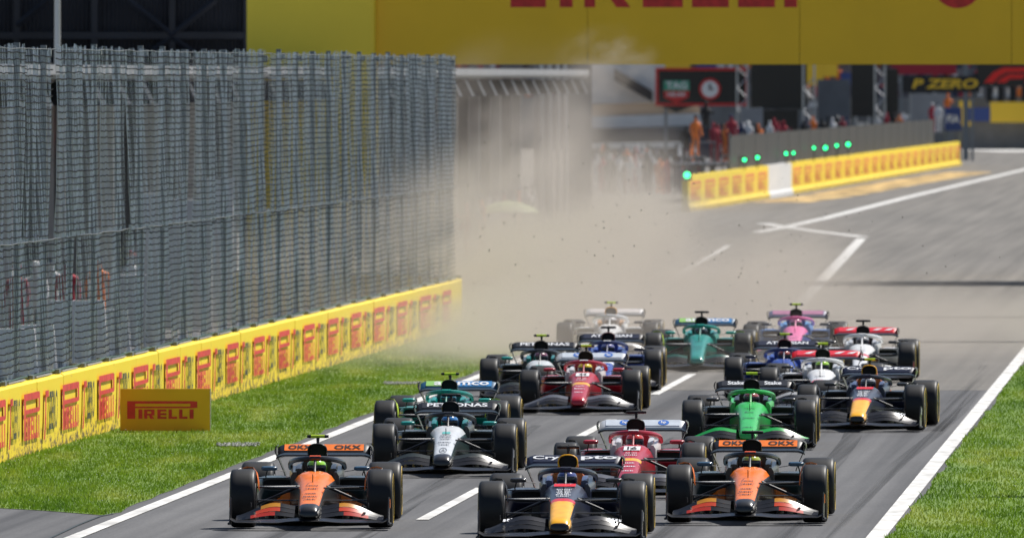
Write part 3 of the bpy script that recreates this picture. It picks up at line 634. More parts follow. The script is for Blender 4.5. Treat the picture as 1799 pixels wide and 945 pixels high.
# boxes marked with the governing body letters
e, wd, z0, z1 = panel_thing('marshal_box', 'dark blue box lettered in white on the pit wall, left of the lamps', 'booth', 1226, 226, 1292, 278, 668, 'navy_cloth', .9)
mb = MB(); p = at(1250, 266, 668); put_text(mb, 'FIA', (p.x - e.location.x, -.47, p.z), (1, 0, 0), (0, 0, 1), 36 / (F / 668), 24 / (F / 668), .03); mb.build('lettering', M['white'], e, smooth=False)
e, wd, z0, z1 = panel_thing('marshal_box', 'blue box lettered in white at the far end of the pit wall', 'booth', 1660, 189, 1689, 230, 925, 'blue', .9)
mb = MB(); p = at(1663, 216, 925); put_text(mb, 'FIA', (p.x - e.location.x, -.47, p.z), (1, 0, 0), (0, 0, 1), 22 / (F / 925), 14 / (F / 925), .03); mb.build('lettering', M['white'], e, smooth=False)
# pale green dome of a parasol behind the dust
e = empty('parasol', (at(893, 0, 470).x, 470, 0)); tag(e, 'pale green parasol faint in the dust behind the fence end', 'parasol')
mb = MB(); zc = at(0, 352, 470).z; n = 12; mb.lathe([(zc, .02), (zc - .08, .4), (zc - .22, .8), (zc - .38, 1.0), (zc - .42, .98)], (0, 0, 0), 10, 'Z'); mb.build('canopy', M['lime_dome'], e)
mb = MB(); mb.tube([(0, 0, 0), (0, 0, zc)], .03, 8); mb.lathe([(0, .3), (.06, .28), (.08, .05)], (0, 0, 0), 12, 'Z'); mb.build('pole', M['post'], e)

# ------------------------------------------------------------------ standing people (skinned figures)
def skin_mesh(name, verts, edges, rad, sub=1):
    me = bpy.data.meshes.new(name); me.from_pydata(verts, edges, []); o = bpy.data.objects.new(name, me); COL.objects.link(o)
    sk = o.modifiers.new('s', 'SKIN'); sk.use_smooth_shade = True
    for v, r in zip(me.skin_vertices[0].data, rad): v.radius = (r[0], r[1]) if isinstance(r, tuple) else (r, r)
    me.skin_vertices[0].data[0].use_root = True
    sb = o.modifiers.new('u', 'SUBSURF'); sb.levels = sub; sb.render_levels = sub
    dg = bpy.context.evaluated_depsgraph_get(); out = bpy.data.meshes.new_from_object(o.evaluated_get(dg))
    bpy.data.objects.remove(o); bpy.data.meshes.remove(me); out.name = name; return out
def stand_mesh(armup):
    v = [(0, 0, .95), (0, 0, 1.15), (0, .02, 1.38), (0, 0, 1.50), (0, -.01, 1.60), (0, -.02, 1.74)]
    e = [(0, 1), (1, 2), (2, 3), (3, 4), (4, 5)]; r = [(.15, .11), (.14, .1), (.16, .11), .055, .085, .07]
    for s in (-1, 1):
        b = len(v); v += [(s * .10, 0, .88), (s * .11, -.02, .48), (s * .12, .03, .09), (s * .13, -.12, .04)]; r += [.085, .06, .045, .04]; e += [(0, b), (b, b + 1), (b + 1, b + 2), (b + 2, b + 3)]
        b = len(v); up = armup and s > 0
        v += [(s * .19, .01, 1.40), (s * .25, -.02 if not up else -.12, 1.14 if not up else 1.22), (s * .24, -.14 if not up else -.32, .93 if not up else 1.30), (s * .23, -.19 if not up else -.40, .86 if not up else 1.33)]
        r += [.06, .045, .035, .03]; e += [(2, b), (b, b + 1), (b + 1, b + 2), (b + 2, b + 3)]
    me = skin_mesh('person', v, e, r, 1)
    for p in me.polygons: z = p.center.z; p.material_index = 2 if z > 1.5 or (abs(p.center.x) > .17 and (z < .98 or p.center.y < -.28)) and z > .8 else (1 if z < .92 else 0)
    me.materials.clear()
    for q_ in range(3): me.materials.append(None)
    return me
ST = [stand_mesh(False), stand_mesh(True)]
hat = MB(); hat.lathe([(0, .098), (.03, .1), (.09, .07), (.11, .01)], (0, -.01, 1.69), 10, 'Z'); hat.box((0, -.12, 1.70), (.12, .12, .015)); HATM = hat.mesh('cap')
def person(x, D, z, top, legs, rz, label, arm=0, hatm=None, grp=None):
    o = place('person', ST[arm], [M[top], M[legs], M['skin']], None, (x, D, z), (0, 0, rz)); tag(o, label, 'person', grp)
    place('cap', HATM, [M[hatm or legs]], o); return o
for px, D, top, legs, lb, hm in ((30, 300, 'red_cloth', 'red_cloth', 'person in red overalls behind the fence at far left', 'red_cloth'), (63, 303, 'white_cloth', 'navy_cloth', 'person in white shirt and navy trousers behind the fence near left edge', 'white_cloth'),
        (118, 306, 'red_cloth', 'black_cloth', 'person in red shirt behind the fence above the small board', 'black_cloth'), (90, 309, 'white_cloth', 'black_cloth', 'person in white shirt and dark trousers behind the fence', 'navy_cloth'), (172, 312, 'hivis', 'navy_cloth', 'person in orange vest behind the fence panels', 'navy_cloth'), (230, 320, 'white_cloth', 'white_cloth', 'person all in white behind the fence left of centre', 'red_cloth')):
    person(at(px, 0, D).x, D, 0, top, legs, random.uniform(-.6, .6), lb, 0, hm)
# viewing platform under the fence people so that they show above the wall
for px, D, top, legs, lb, hm, arm in ((1665, 928, 'hivis', 'navy_cloth', 'marshal in orange overalls above the far blue box', 'hivis', 1), (1638, 930, 'red_cloth', 'white_cloth', 'person in red top left of the far blue box', 'white_cloth', 0), (1648, 927, 'white_cloth', 'navy_cloth', 'person in white shirt beside the far blue box', 'navy_cloth', 0),
        (1222, 645, 'hivis', 'black_cloth', 'person in orange beside the near dark blue box', 'black_cloth', 0), (1240, 652, 'black_cloth', 'black_cloth', 'person in black above the near dark blue box', 'black_cloth', 1), (1285, 655, 'red_cloth', 'navy_cloth', 'person in red top right of the near dark blue box', 'navy_cloth', 0)):
    z = 1.5 + (1.2 if px in (1665, 1240) else .6); x = at(px, 0, D).x
    pf = empty('platform', (x, D, 0)); tag(pf, 'steel step platform carrying the ' + lb, 'platform'); mb = MB(); mb.box((0, 0, z - .03), (.9, .9, .06)); mb.build('deck', M['grey_panel'], pf, smooth=False)
    for a in (-.38, .38):
        for b in (-.38, .38): mb = MB(); mb.box((a, b, (z - .06) / 2), (.06, .06, z - .06)); mb.build('leg', M['post'], pf, smooth=False)
    person(x, D, z, top, legs, random.uniform(-.5, .5), lb, arm, hm)
for k, (px, D, wd, ht, zz) in enumerate(((24, 268, .9, 1.0, 0), (62, 272, .8, 1.0, 0), (136, 282, 1.2, 1.3, 0), (190, 290, .9, 1.0, 0), (238, 296, 1.2, 1.6, 0), (262, 300, .5, 3.2, 0), (330, 308, 1.0, 3.0, 0), (385, 315, .6, 3.4, 0))):
    e = empty('plastic_barrier' if ht < 2 else 'white_hoarding', (at(px, 0, D).x, D, zz)); tag(e, '%s from the left of the white %s seen through the fence' % (('leftmost', 'second', 'third', 'fourth', 'fifth', 'first', 'second', 'third')[k], 'plastic barriers' if ht < 2 else 'tall hoardings'), 'barrier' if ht < 2 else 'hoarding', 'white barriers behind the fence' if ht < 2 else 'white hoardings behind the fence')
    mb = MB(); mb.box((0, 0, ht * .55), (wd, .4, ht * .9), taper=.85 if ht < 2 else 1); mb.build('body', M['white_panel'], e, smooth=False)
    mb = MB(); mb.box((0, 0, .06), (wd * 1.1, .6, .12)); mb.build('foot', M['grey_panel'], e, smooth=False)
def mass(name, label, spots, seed):
    rg_ = random.Random(seed); V = []; Fc = []; MI = []; off = 0
    src = [(np.array([v_.co[:] for v_ in m_.vertices]), [tuple(p_.vertices) for p_ in m_.polygons], [p_.material_index for p_ in m_.polygons]) for m_ in ST]
    for x, y, z in spots:
        v_, f_, mi_ = src[rg_.randint(0, 1)]; a = rg_.uniform(-3, 3); c, s_2 = math.cos(a), math.sin(a); sc_ = rg_.uniform(.93, 1.05)
        V += [(x + (p_[0] * c - p_[1] * s_2) * sc_, y + (p_[0] * s_2 + p_[1] * c) * sc_, z + p_[2] * sc_) for p_ in v_]; Fc += [tuple(i_ + off for i_ in p_) for p_ in f_]
        t_, l_ = rg_.choice((0, 1, 1, 2, 2, 3, 3, 3, 3, 4)), rg_.choice((2, 3, 3)); MI += [(t_, l_, 5)[q_] for q_ in mi_]; off += len(v_)
    mb = MB(); mb.v = V; mb.f = Fc; mb.mi = MI; o = mb.build(name, [M[q_] for q_ in ('red_cloth', 'white_cloth', 'navy_cloth', 'black_cloth', 'hivis', 'skin')]); tag(o, label, 'crowd', kind='stuff')
rgm = random.Random(77)
mass('crowd', 'dense blurred crowd of team crew standing in the dusty pit lane', [(at(rgm.uniform(1045, 1235), 0, d_2).x, d_2, 0) for d_2 in [rgm.uniform(690, 860) for _ in range(75)]], 1)
dk = empty('crew_platform', A_ + d_ * on_pit(1305), pwl.rotation_euler.z); tag(dk, 'long raised crew platform behind the pit wall screens', 'platform'); dl = on_pit(1650) - on_pit(1305)
mb = MB(); mb.box((-2.2, dl / 2, 2.15), (2.2, dl, .12)); mb.v = [(a_, b_2, c_2 - .5) for a_, b_2, c_2 in mb.v]; mb.build('deck', M['dark_sheet'], dk, smooth=False)
for q_ in range(16): mb = MB(); mb.box((-2.2, dl * q_ / 15.5 + 1, .79), (.2, .2, 1.58)); mb.build('leg', M['post'], dk, smooth=False)
ptm = Matrix.Rotation(pwl.rotation_euler.z, 3, 'Z')
mass('crowd', 'row of blurred crew members standing above the pit wall screens', [tuple(dk.location + ptm @ Vector((rgm.uniform(-2.9, -1.5), rgm.uniform(1, dl - 1), 1.71))) for _ in range(46)], 2)
rg = random.Random(11); ORD_ = ('leftmost', 'second', 'third', 'fourth', 'fifth', 'sixth', 'seventh', 'eighth', 'ninth', 'tenth', 'eleventh', 'twelfth', 'thirteenth', 'fourteenth', 'fifteenth', 'rightmost')
cols_ = [('red_cloth', 'black_cloth', 'red top and black trousers'), ('white_cloth', 'navy_cloth', 'white shirt and navy trousers'), ('navy_cloth', 'black_cloth', 'navy top and black trousers'), ('white_cloth', 'black_cloth', 'white shirt and black trousers'), ('hivis', 'navy_cloth', 'orange vest and navy trousers')]
for k in range(16):
    px = 1060 + k * 11 + rg.uniform(-4, 4); D = 700 + rg.uniform(-30, 60); t_, l_, d2 = cols_[k % 5]
    person(at(px, 0, D).x, D, 0, t_, l_, rg.uniform(-1.5, 1.5), 'blurred person in %s, %s from the left in the pit lane' % (d2, ORD_[k]), rg.randint(0, 1), None, 'people in the pit lane')
for k in range(10):
    px = 820 + k * 13; D = 455 + k * 7; t_, l_, d2 = cols_[(k * 2) % 5]
    person(at(px, 0, D).x, D, 0, t_, l_, rg.uniform(-1.5, 1.5), 'faint person in %s, %s from the left by the pit building' % (d2, ORD_[k]), rg.randint(0, 1), None, 'people by the pit building')

# ------------------------------------------------------------------ racing cars: one template, one livery each (nose towards -Y, front axle at y = 0)
TPL = []                                         # (part name, mesh, material keys, parent index or -1)
def part(name, mb, keys, parent=-1, smooth=True, ang=35):
    me = mb.mesh(name, smooth, ang); keys = keys if isinstance(keys, tuple) else (keys,)
    for _ in keys: me.materials.append(None)
    TPL.append((name, me, keys, parent)); return len(TPL) - 1
def sec(y, hw, zb, zt, n=20, e=3.2, sh=0):       # rounded-box section; sh squeezes the top
    out = []
    for k in range(n):
        t = 2 * math.pi * (k + .5) / n; c, s = math.cos(t), math.sin(t)
        x = hw * math.copysign(abs(c) ** (2 / e), c); z = math.copysign(abs(s) ** (2 / e), s)
        x *= 1 - sh * max(z, 0); out.append((x, y, (zb + zt) / 2 + z * (zt - zb) / 2))
    return out
# chassis and nose
NOSE = [(-1.14, .095, .165, .215), (-1.12, .115, .15, .25), (-1.04, .128, .145, .292), (-.9, .137, .16, .322), (-.6, .150, .20, .385), (-.3, .160, .235, .445), (-.1, .168, .25, .483), (.05, .176, .25, .512), (.3, .195, .22, .555), (.6, .238, .16, .605), (.85, .285, .12, .648), (.98, .305, .10, .668), (1.03, .305, .10, .662)]
mb = MB(); n = 20; rings = [sec(*r, n=n, sh=.12 if r[0] < .5 else .2) for r in NOSE]
vs = [p for r in rings for p in r]; fs = []; mi = []
for i in range(len(rings) - 1):
    ym = (NOSE[i][0] + NOSE[i + 1][0]) / 2
    for j in range(n):
        k = (j + 1) % n; fs.append((i * n + j, i * n + k, (i + 1) * n + k, (i + 1) * n + j))
        top = math.sin(2 * math.pi * (j + 1) / n) > .38
        mi.append(0 if ym < -1.08 else 6 if ym < -.93 else (4 if not top else (1 if ym < -.1 else 2 if ym < .05 else 3)))
fs += [tuple(range(n - 1, -1, -1)), tuple(range((len(rings) - 1) * n, len(rings) * n))]; mi += [0, 5]
mb.add(vs, fs, mi); CH = part('chassis', mb, ('tip', 'nose', 'band', 'upper', 'side', 'carbon', 'tip2'))
def nose_z(y):
    for a, b in zip(NOSE, NOSE[1:]):
        if a[0] <= y <= b[0]: return a[3] + (b[3] - a[3]) * (y - a[0]) / (b[0] - a[0])
    return .66
mb = MB(); mb.tube([(0, .28, .54), (0, .28, .64)], .006, 5); mb.tube([(0, .28, .64), (0, .2, .645)], .006, 5); part('pitot_tube', mb, 'carbon', CH)
# cockpit surround (open-topped tub), headrest
mb = MB(); rr = []
for y, hw, zt, th in ((1.0, .30, .655, .07), (1.2, .315, .65, .08), (1.5, .33, .665, .09), (1.75, .34, .69, .11), (1.95, .33, .71, .13)):
    rr.append([(-hw * .8, y, .10), (hw * .8, y, .10), (hw, y, .3), (hw, y, zt - .05), (hw - .03, y, zt), (hw - th, y, zt), (hw - th, y, .16), (-hw + th, y, .16), (-hw + th, y, zt), (-hw + .03, y, zt), (-hw, y, zt - .05), (-hw, y, .3)])
mb.loft(rr); CK = part('cockpit_surround', mb, 'cockpit')
for s in (-1, 1):
    mb = MB(); mb.loft([[(p[0] + s * .215, p[1], p[2]) for p in sec(y, .045, .60, z, 10)] for y, z in ((1.42, .69), (1.6, .725), (1.86, .74))]); part('headrest', mb, 'headrest', CK)
mb = MB(); mb.box((0, 1.13, .585), (.26, .03, .12)); mb.tube([(-.14, 1.13, .53), (-.15, 1.14, .60), (-.12, 1.13, .66)], .018, 6); mb.tube([(.14, 1.13, .53), (.15, 1.14, .60), (.12, 1.13, .66)], .018, 6); part('steering_wheel', mb, 'carbon', CK)
# halo
mb = MB(); hp = []
for k in range(25):
    a = math.pi * k / 24; hp.append((-.335 * math.cos(a), 1.98 - .86 * math.sin(a) ** .8,   .685 + .137 * math.sin(a) ** .5))
mb.tube(hp, .031, 8, flat=1.05); HA = part('halo', mb, 'halo')
mb = MB(); mb.tube([(0, .96, .655), (0, 1.04, .73), (0, 1.13, .815)], [.016, .015, .022], 8); part('halo_pillar', mb, 'halo', HA)
mb = MB(); mb.loft([[(x, 1.075 + .05 * abs(x) / .1, z) for x, z in ((-.085, .81), (.085, .81), (.065, .85), (-.065, .85))], [(x, 1.13, z) for x, z in ((-.09, .83), (.09, .83), (.065, .86), (-.065, .86))]]); part('halo_badge', mb, 'halo_badge', HA)
# engine cover with air intake
mb = MB(); rr = []
def ec(y, hwt, zt, hwb, zb):
    pts = []
    for k in range(13):
        a = math.pi * k / 12; pts.append((hwt * math.cos(a), y, zt - hwt * 1.0 + hwt * math.sin(a)))
    return [(hwb, y, zb), (hwb * .9, y, zb + (zt - zb) * .35), (hwt * 1.05, y, zb + (zt - zb) * .6)] + pts + [(-hwt * 1.05, y, zb + (zt - zb) * .6), (-hwb * .9, y, zb + (zt - zb) * .35), (-hwb, y, zb)]
for y, hwt, zt, hwb, zb in ((1.9, .118, .985, .2, .62), (2.02, .122, .99, .3, .5), (2.4, .10, .945, .36, .36), (3.0, .06, .86, .3, .25), (3.6, .035, .74, .2, .2), (4.1, .02, .58, .1, .2)): rr.append(ec(y, hwt, zt, hwb, zb))
mb.loft(rr); EC = part('engine_cover', mb, 'cover')
def oval(y, rx, rz, zc, n=24): return [(rx * abs(math.cos(t)) ** .8 * math.copysign(1, math.cos(t)), y, zc + rz * abs(math.sin(t)) ** .8 * math.copysign(1, math.sin(t))) for t in [2 * math.pi * k / n for k in range(n)]]
mb = MB(); mb.loft([oval(1.92, .124, .098, .892), oval(1.86, .125, .10, .892), oval(1.85, .117, .092, .892), oval(1.88, .108, .084, .892), oval(1.92, .104, .08, .892)], cap=False); part('intake_lip', mb, 'intake', EC)
mb = MB(); mb.loft([oval(1.885, .11, .086, .892), oval(1.893, .09, .06, .892)]); part('intake_mouth', mb, 'hole_shade', EC)
mb = MB(); mb.loft([[(-.1, 1.9, .79), (.1, 1.9, .79), (.13, 1.93, .62), (-.13, 1.93, .62)], [(-.1, 2.0, .79), (.1, 2.0, .79), (.2, 2.0, .62), (-.2, 2.0, .62)]]); part('roll_hoop', mb, 'hoop', EC)
mb = MB(); mb.loft([[(-.012, 2.02, .95), (.012, 2.02, .95), (.012, 2.14, .95), (-.012, 2.14, .95)], [(-.02, 2.03, 1.055), (.02, 2.03, 1.055), (.02, 2.13, 1.055), (-.02, 2.13, 1.055)]]); TC = part('camera_stem', mb, 'carbon')
mb = MB(); mb.tube([(-.085, 2.07, 1.072), (.085, 2.07, 1.072)], .022, 10, cap=True); part('camera_bar', mb, 'tcam', TC)
for s in (-1, 1): mb = MB(); mb.tube([(s * .086, 2.07, 1.072), (s * .135, 2.07, 1.072)], [.024, .018], 10); part('camera_lens', mb, 'carbon', TC)
mb = MB(); mb.tube([(0, 2.08, 1.07), (0, 2.08, 1.10)], .006, 5); part('antenna', mb, 'carbon', TC)
# side pods; inlets are closed black faces with the inner shade painted on
for s in (-1, 1):
    mb = MB(); rr = []
    for y, x0, x1, zb, zt in ((1.22, .26, .66, .42, .575), (1.3, .26, .70, .34, .59), (1.6, .28, .74, .22, .60), (2.2, .3, .74, .14, .56), (2.9, .22, .62, .12, .46), (3.5, .1, .36, .12, .34)):
        c = (x0 + x1) / 2; rr.append([(s * (c + p[0]), y, p[2]) for p in sec(y, (x1 - x0) / 2, zb, zt, 16, 4)])
    mb.loft(rr); SP = part('sidepod', mb, 'pod')
    mb = MB(); mb.loft([[(s * (.465 + p[0]), y, p[2]) for p in sec(y, hw, zb, zt, 16, 4)] for y, hw, zb, zt in ((1.212, .185, .435, .558), (1.216, .17, .445, .55))]); part('pod_inlet', mb, 'hole_shade', SP)
    mb = MB(); mb.loft([[(s * x, y, z) for x, y, z in ((.28, 1.12, zz), (.72, 1.2, zz - .01), (.72, 1.3, zz - .005), (.28, 1.25, zz + .005))] for zz in (.578, .590)]); part('pod_lip', mb, 'pod_lip', SP)
    mb = MB(); mb.loft([[(s * .33, 1.25, .12), (s * .44, 1.25, .12), (s * .40, 1.25, .43), (s * .30, 1.25, .43)], [(s * .33, 1.6, .12), (s * .6, 1.6, .12), (s * .6, 1.6, .3), (s * .3, 1.6, .3)]]); part('pod_flank', mb, 'flank', SP)
    # mirror
    mb = MB(); mb.loft([[(s * (.575 + p[0]), y, p[2]) for p in sec(y, hw, zb, zt, 14, 4)] for y, hw, zb, zt in ((1.16, .07, .682, .71), (1.18, .098, .668, .722), (1.28, .10, .664, .724))]); MI = part('mirror', mb, 'mirror')
    mb = MB(); mb.tube([(s * .48, 1.24, .675), (s * .36, 1.26, .655)], .009, 5, .5); mb.tube([(s * .60, 1.24, .67), (s * .62, 1.3, .59)], .009, 5); part('mirror_stay', mb, 'carbon', MI)
# floor
mb = MB(); mb.loft([[(-.45, .95, .05), (.45, .95, .05), (.45, .95, .075), (-.45, .95, .075)], [(-.78, 1.3, .045), (.78, 1.3, .045), (.78, 1.3, .07), (-.78, 1.3, .07)], [(-.8, 2.8, .05), (.8, 2.8, .05), (.8, 2.8, .075), (-.8, 2.8, .075)], [(-.5, 3.9, .12), (.5, 3.9, .12), (.5, 3.9, .15), (-.5, 3.9, .15)]]); FL = part('floor', mb, 'carbon')
for s in (-1, 1):
    for k, x in enumerate((.34, .46, .58, .70)):
        mb = MB(); mb.loft([[(s * x, .95 + k * .08, .05), (s * x + .012, .95 + k * .08, .05), (s * x + .012, .95 + k * .08, .19 + .03 * k), (s * x, .95 + k * .08, .19 + .03 * k)], [(s * (x + .06), 1.5, .05), (s * (x + .06) + .012, 1.5, .05), (s * (x + .06) + .012, 1.5, .2), (s * (x + .06), 1.5, .2)]]); part('floor_fence', mb, 'carbon', FL)
mb = MB(); mb.loft([sec(y, hw, zb, zt, 12) for y, hw, zb, zt in ((2.9, .25, .1, .45), (3.5, .18, .14, .42), (4.15, .08, .2, .36))]); part('gearbox', mb, 'carbon')
# front wing: four elements sweeping from the nose to the end plates
def wing_el(y0, ch, zi, zm, zo, pitch, xi=.0, th=.018):
    rr = []
    for k in range(-16, 17):
        x = k / 16 * .965; a = abs(x)
        if a < .12: z = zi - .0
        elif a < .42: u = (a - .12) / .30; u = u * u * (3 - 2 * u); z = zi + (zm - zi) * u
        else: u = (a - .42) / .545; u = u * u * (3 - 2 * u); z = zm + (zo - zm) * u
        up = pitch * (1 - .55 * max(0, (a - .5) / .465)); sw = .10 * a * a
        if a > .93: z += (a - .93) * .9
        rr.append([(x, y0 + sw, z), (x, y0 + sw + ch * .3, z + up * .18 + th * .7), (x, y0 + sw + ch, z + up + .003), (x, y0 + sw + ch, z + up - .003), (x, y0 + sw + ch * .3, z + up * .18 - th * .5)])
    return rr
mb = MB(); mb.loft(wing_el(-1.18, .26, .118, .098, .10, .03, th=.026)); FW = part('front_wing', mb, 'fw_main')
for k, (y0, zi, zm, zo) in enumerate(((-.97, .150, .180, .110), (-.87, .195, .232, .122), (-.77, .24, .282, .135))):
    rr = wing_el(y0, .058, zi, zm, zo, .041, th=.006)
    for nm, lo, hi in (('flap', 1, 14), ('flap', 18, 32)):
        mb = MB(); mb.loft(rr[lo:hi]); mb.mi = [1 if .40 - .03 * k < abs(sum(mb.v[i_][0] for i_ in f) / len(f)) < .70 - .05 * k else 0 for f in mb.f]; part(nm, mb, (('fw_flap1', 'fw_flap2', 'fw_flap3')[k], ('fw_str1', 'fw_str2', 'fw_str3')[k]), FW)
for s in (-1, 1):
    mb = MB(); mb.loft([[(s * x, y, z) for y, z in ((-1.12, .07), (-.62, .05), (-.55, .2), (-.6, .38), (-.8, .40), (-1.02, .22))] for x in (.965, .978)]); part('endplate', mb, 'fw_end', FW, ang=25)
    mb = MB(); mb.tube([(s * .975, -1.1, .085), (s * .99, -.95, .075), (s * .985, -.6, .07)], .016, 6); part('footplate', mb, 'carbon', FW)
    mb = MB(); mb.loft([[(s * x, y, z) for y, z in ((-.84, .27), (-.64, .26), (-.63, .36), (-.8, .38))] for x in (.979, .986)]); part('end_decal', mb, 'fw_decal', FW, smooth=False)
    mb = MB(); mb.box((s * .72, -.78, .30), (.012, .1, .055)); part('wing_pod', mb, 'tcam2', FW, smooth=False)
# wheels
def tyre_prof(hw, r, ri):
    out = [(-hw * .80, ri)]
    for a, q_ in ((-1.0, .62), (-1.03, .80), (-.985, .90), (-.90, .965), (-.78, .99), (-.5, 1.0), (0, 1.003), (.5, 1.0), (.78, .99), (.90, .965), (.985, .90), (1.03, .80), (1.0, .62)):
        out.append((a * hw, ri + (r - ri) * ((q_ - .5) / .5 if q_ > .5 else 0)))
    return out + [(hw * .80, ri)]
RX, RY = .36, 3.48
for nm, yc, hw, xc in (('front', 0, .152, .845), ('rear', RY, .20, .797)):
    mb = MB(); mb.lathe(tyre_prof(hw, RX, .235), (0, 0, 0), 44); TM = mb.mesh('wheel', True, 50); TM.materials.append(None)
    for s in (-1, 1):
        me = TM.copy(); me.transform(Matrix.Translation((s * xc, yc, RX))); TPL.append(('wheel', me, ('tyre',), -1)); W = len(TPL) - 1
        mb = MB(); mb.lathe([(s * hw * .70, .236), (s * hw * .93, .232), (s * hw * .98, .215), (s * hw * .90, .12), (s * hw * .97, .055), (s * hw * 1.05, .03), (s * hw * 1.05, .01)], (s * xc, yc, RX), 28); part('rim', mb, 'rim', W)
        mb = MB(); prof = [(s * hw * 1.035, .285), (s * hw * 1.05, .289), (s * hw * 1.05, .306), (s * hw * 1.03, .309)]; mb.lathe(prof, (s * xc, yc, RX), 36)
        mb.f = mb.f[:-2]; mb.mi = mb.mi[:-2]; part('tyre_band', mb, 'band_yellow', W)
        mb = MB(); mb.lathe([(-s * hw * .72, .236), (-s * hw * .9, .22), (-s * hw * 1.05, .2), (-s * hw * 1.1, .1)], (s * xc, yc, RX), 24); part('brake_drum', mb, 'carbon', W)
        if nm == 'front':
            mb = MB(); pts = [(.865, .16, .735), (.80, .17, .752), (.73, .16, .742), (.688, .10, .69), (.668, .04, .60), (.66, 0, .48)]
            rr = [[(s * x, y - .09, z), (s * x, y + .12, z - .02), (s * (x - .012), y + .12, z - .035), (s * (x - .014), y - .09, z - .014)] for x, y, z in pts]
            mb.loft(rr); part('wheel_winglet', mb, 'winglet', W, ang=60)
# suspension
def arm(a, b, r, key='carbon_gloss', fl=.45):
    mb = MB(); mb.tube([a, b], r, 8, fl); part('suspension_arm', mb, key)
for s in (-1, 1):
    arm((s * .15, -.14, .49), (s * .70, .0, .50), .026); arm((s * .17, .36, .50), (s * .70, .04, .50), .024)
    arm((s * .13, -.18, .27), (s * .70, -.02, .24), .026); arm((s * .16, .40, .24), (s * .70, .03, .24), .024)
    arm((s * .18, .10, .50), (s * .69, .02, .28), .018, fl=1); arm((s * .14, -.22, .34), (s * .69, -.14, .34), .02)
    arm((s * .12, 3.1, .38), (s * .62, RY, .46), .022); arm((s * .1, 3.75, .36), (s * .62, RY + .05, .46), .022); arm((s * .12, 3.2, .2), (s * .62, RY, .22), .024); arm((s * .05, RY, .33), (s * .62, RY, .33), .03)
# rear wing
WY = 4.25
def rw(prof_dz, prof, xm=.60):
    rr = []
    for k in range(-14, 15):
        u = k / 14; x = xm * u; drop = .0 if abs(u) < .8 else -.035 * ((abs(u) - .8) / .2) ** 2
        rr.append([(x, WY + y, z + drop + prof_dz) for y, z in prof])
    return rr
mb = MB(); mb.loft(rw(0, [(-.16, .775), (-.08, .765), (.10, .80), (.10, .81), (-.08, .785), (-.15, .792)])); RW = part('rear_wing', mb, 'carbon_gloss')
mb = MB(); mb.loft(rw(0, [(-.02, .815), (.02, .812), (.16, .905), (.155, .915), (.0, .838)], .585)); part('flap', mb, 'rw_flap', RW)
mb = MB(); fz = lambda t: (WY + .0 + .155 * t - .004, .838 + .077 * t + .003)
y0_, z0_ = fz(.02); y1_, z1_ = fz(.98)
mb.quad((-.50, y0_, z0_), (.50, y0_, z0_), (.50, y1_, z1_), (-.50, y1_, z1_)); part('flap_panel', mb, 'rw_panel', RW, smooth=False)
for s in (-1, 1):
    mb = MB(); pts = [(.585, .91), (.612, .885), (.618, .84), (.607, .80), (.575, .74), (.54, .66), (.50, .56), (.47, .44)]
    rr = [[(s * x, WY - .2 + (.9 - z) * .1, z), (s * (x - .012), WY - .2 + (.9 - z) * .1, z - .004), (s * (x - .012), WY + .26 - (.9 - z) * .2, z - .004), (s * x, WY + .26 - (.9 - z) * .2, z)] for x, z in pts]
    mb.loft(rr); part('endplate', mb, 'rw_end', RW, ang=60)
    mb = MB(); mb.tube([(s * .03, WY - .35, .5), (s * .03, WY - .25, .70), (s * .03, WY - .06, .785)], .014, 6); part('wing_support', mb, 'carbon', RW)
mb = MB(); mb.loft([[(x, WY - .25 + y, .44 + z) for y, z in ((0, 0), (.12, .01), (.26, .07), (.12, .035))] for x in (-.47, -.2, .2, .47)]); part('beam_wing', mb, 'carbon', RW)
# ---- seated driver
v = [(0, 1.32, .24), (0, 1.50, .34), (0, 1.66, .47), (0, 1.68, .56), (0, 1.63, .66)]; e = [(0, 1), (1, 2), (2, 3), (3, 4)]; r = [(.15, .1), (.15, .1), (.16, .1), .055, .075]
for s in (-1, 1):
    b = len(v); v += [(s * .1, 1.2, .24), (s * .1, .80, .42), (s * .09, .40, .27), (s * .09, .34, .36)]; r += [.075, .055, .04, .04]; e += [(0, b), (b, b + 1), (b + 1, b + 2), (b + 2, b + 3)]
    b = len(v); v += [(s * .18, 1.64, .48), (s * .21, 1.42, .40), (s * .16, 1.20, .54), (s * .15, 1.155, .575)]; r += [.055, .045, .035, .03]; e += [(2, b), (b, b + 1), (b + 1, b + 2), (b + 2, b + 3)]
    hb = b + 3
    for q_ in range(5):
        b2 = len(v); zz = .60 - q_ * .017; v += [(s * .15, 1.12, zz), (s * (.13 if q_ else .155), 1.10, zz + (.02 if q_ == 0 else 0))]; r += [.009, .008]; e += [(hb, b2), (b2, b2 + 1)]
DRV = skin_mesh('person', v, e, r, 1); DRV.materials.clear(); DRV.materials.append(None)
mb = MB(); rr = []
for z, rx, ry, yo in ((.595, .085, .10, .01), (.62, .112, .128, .0), (.665, .122, .14, 0), (.715, .122, .142, .0), (.755, .108, .128, .005), (.785, .078, .095, .01), (.802, .035, .045, .012)):
    rr.append([(rx * math.cos(2 * math.pi * k / 20), 1.62 + yo + ry * math.sin(2 * math.pi * k / 20), z) for k in range(20)])
mb.loft(rr); HEL = mb.mesh('helmet'); 
mb = MB(); rr = []
for z, rx, ry in ((.648, .120, .137), (.665, .124, .142), (.70, .1255, .1445), (.728, .120, .141)):
    rr.append([(rx * math.cos(a), 1.62 + ry * math.sin(a), z) for a in [R(195 + 150 * k / 14) for k in range(15)]])
mb.loft(rr, False, False); VIS = mb.mesh('visor')
mb = MB(); rr = []
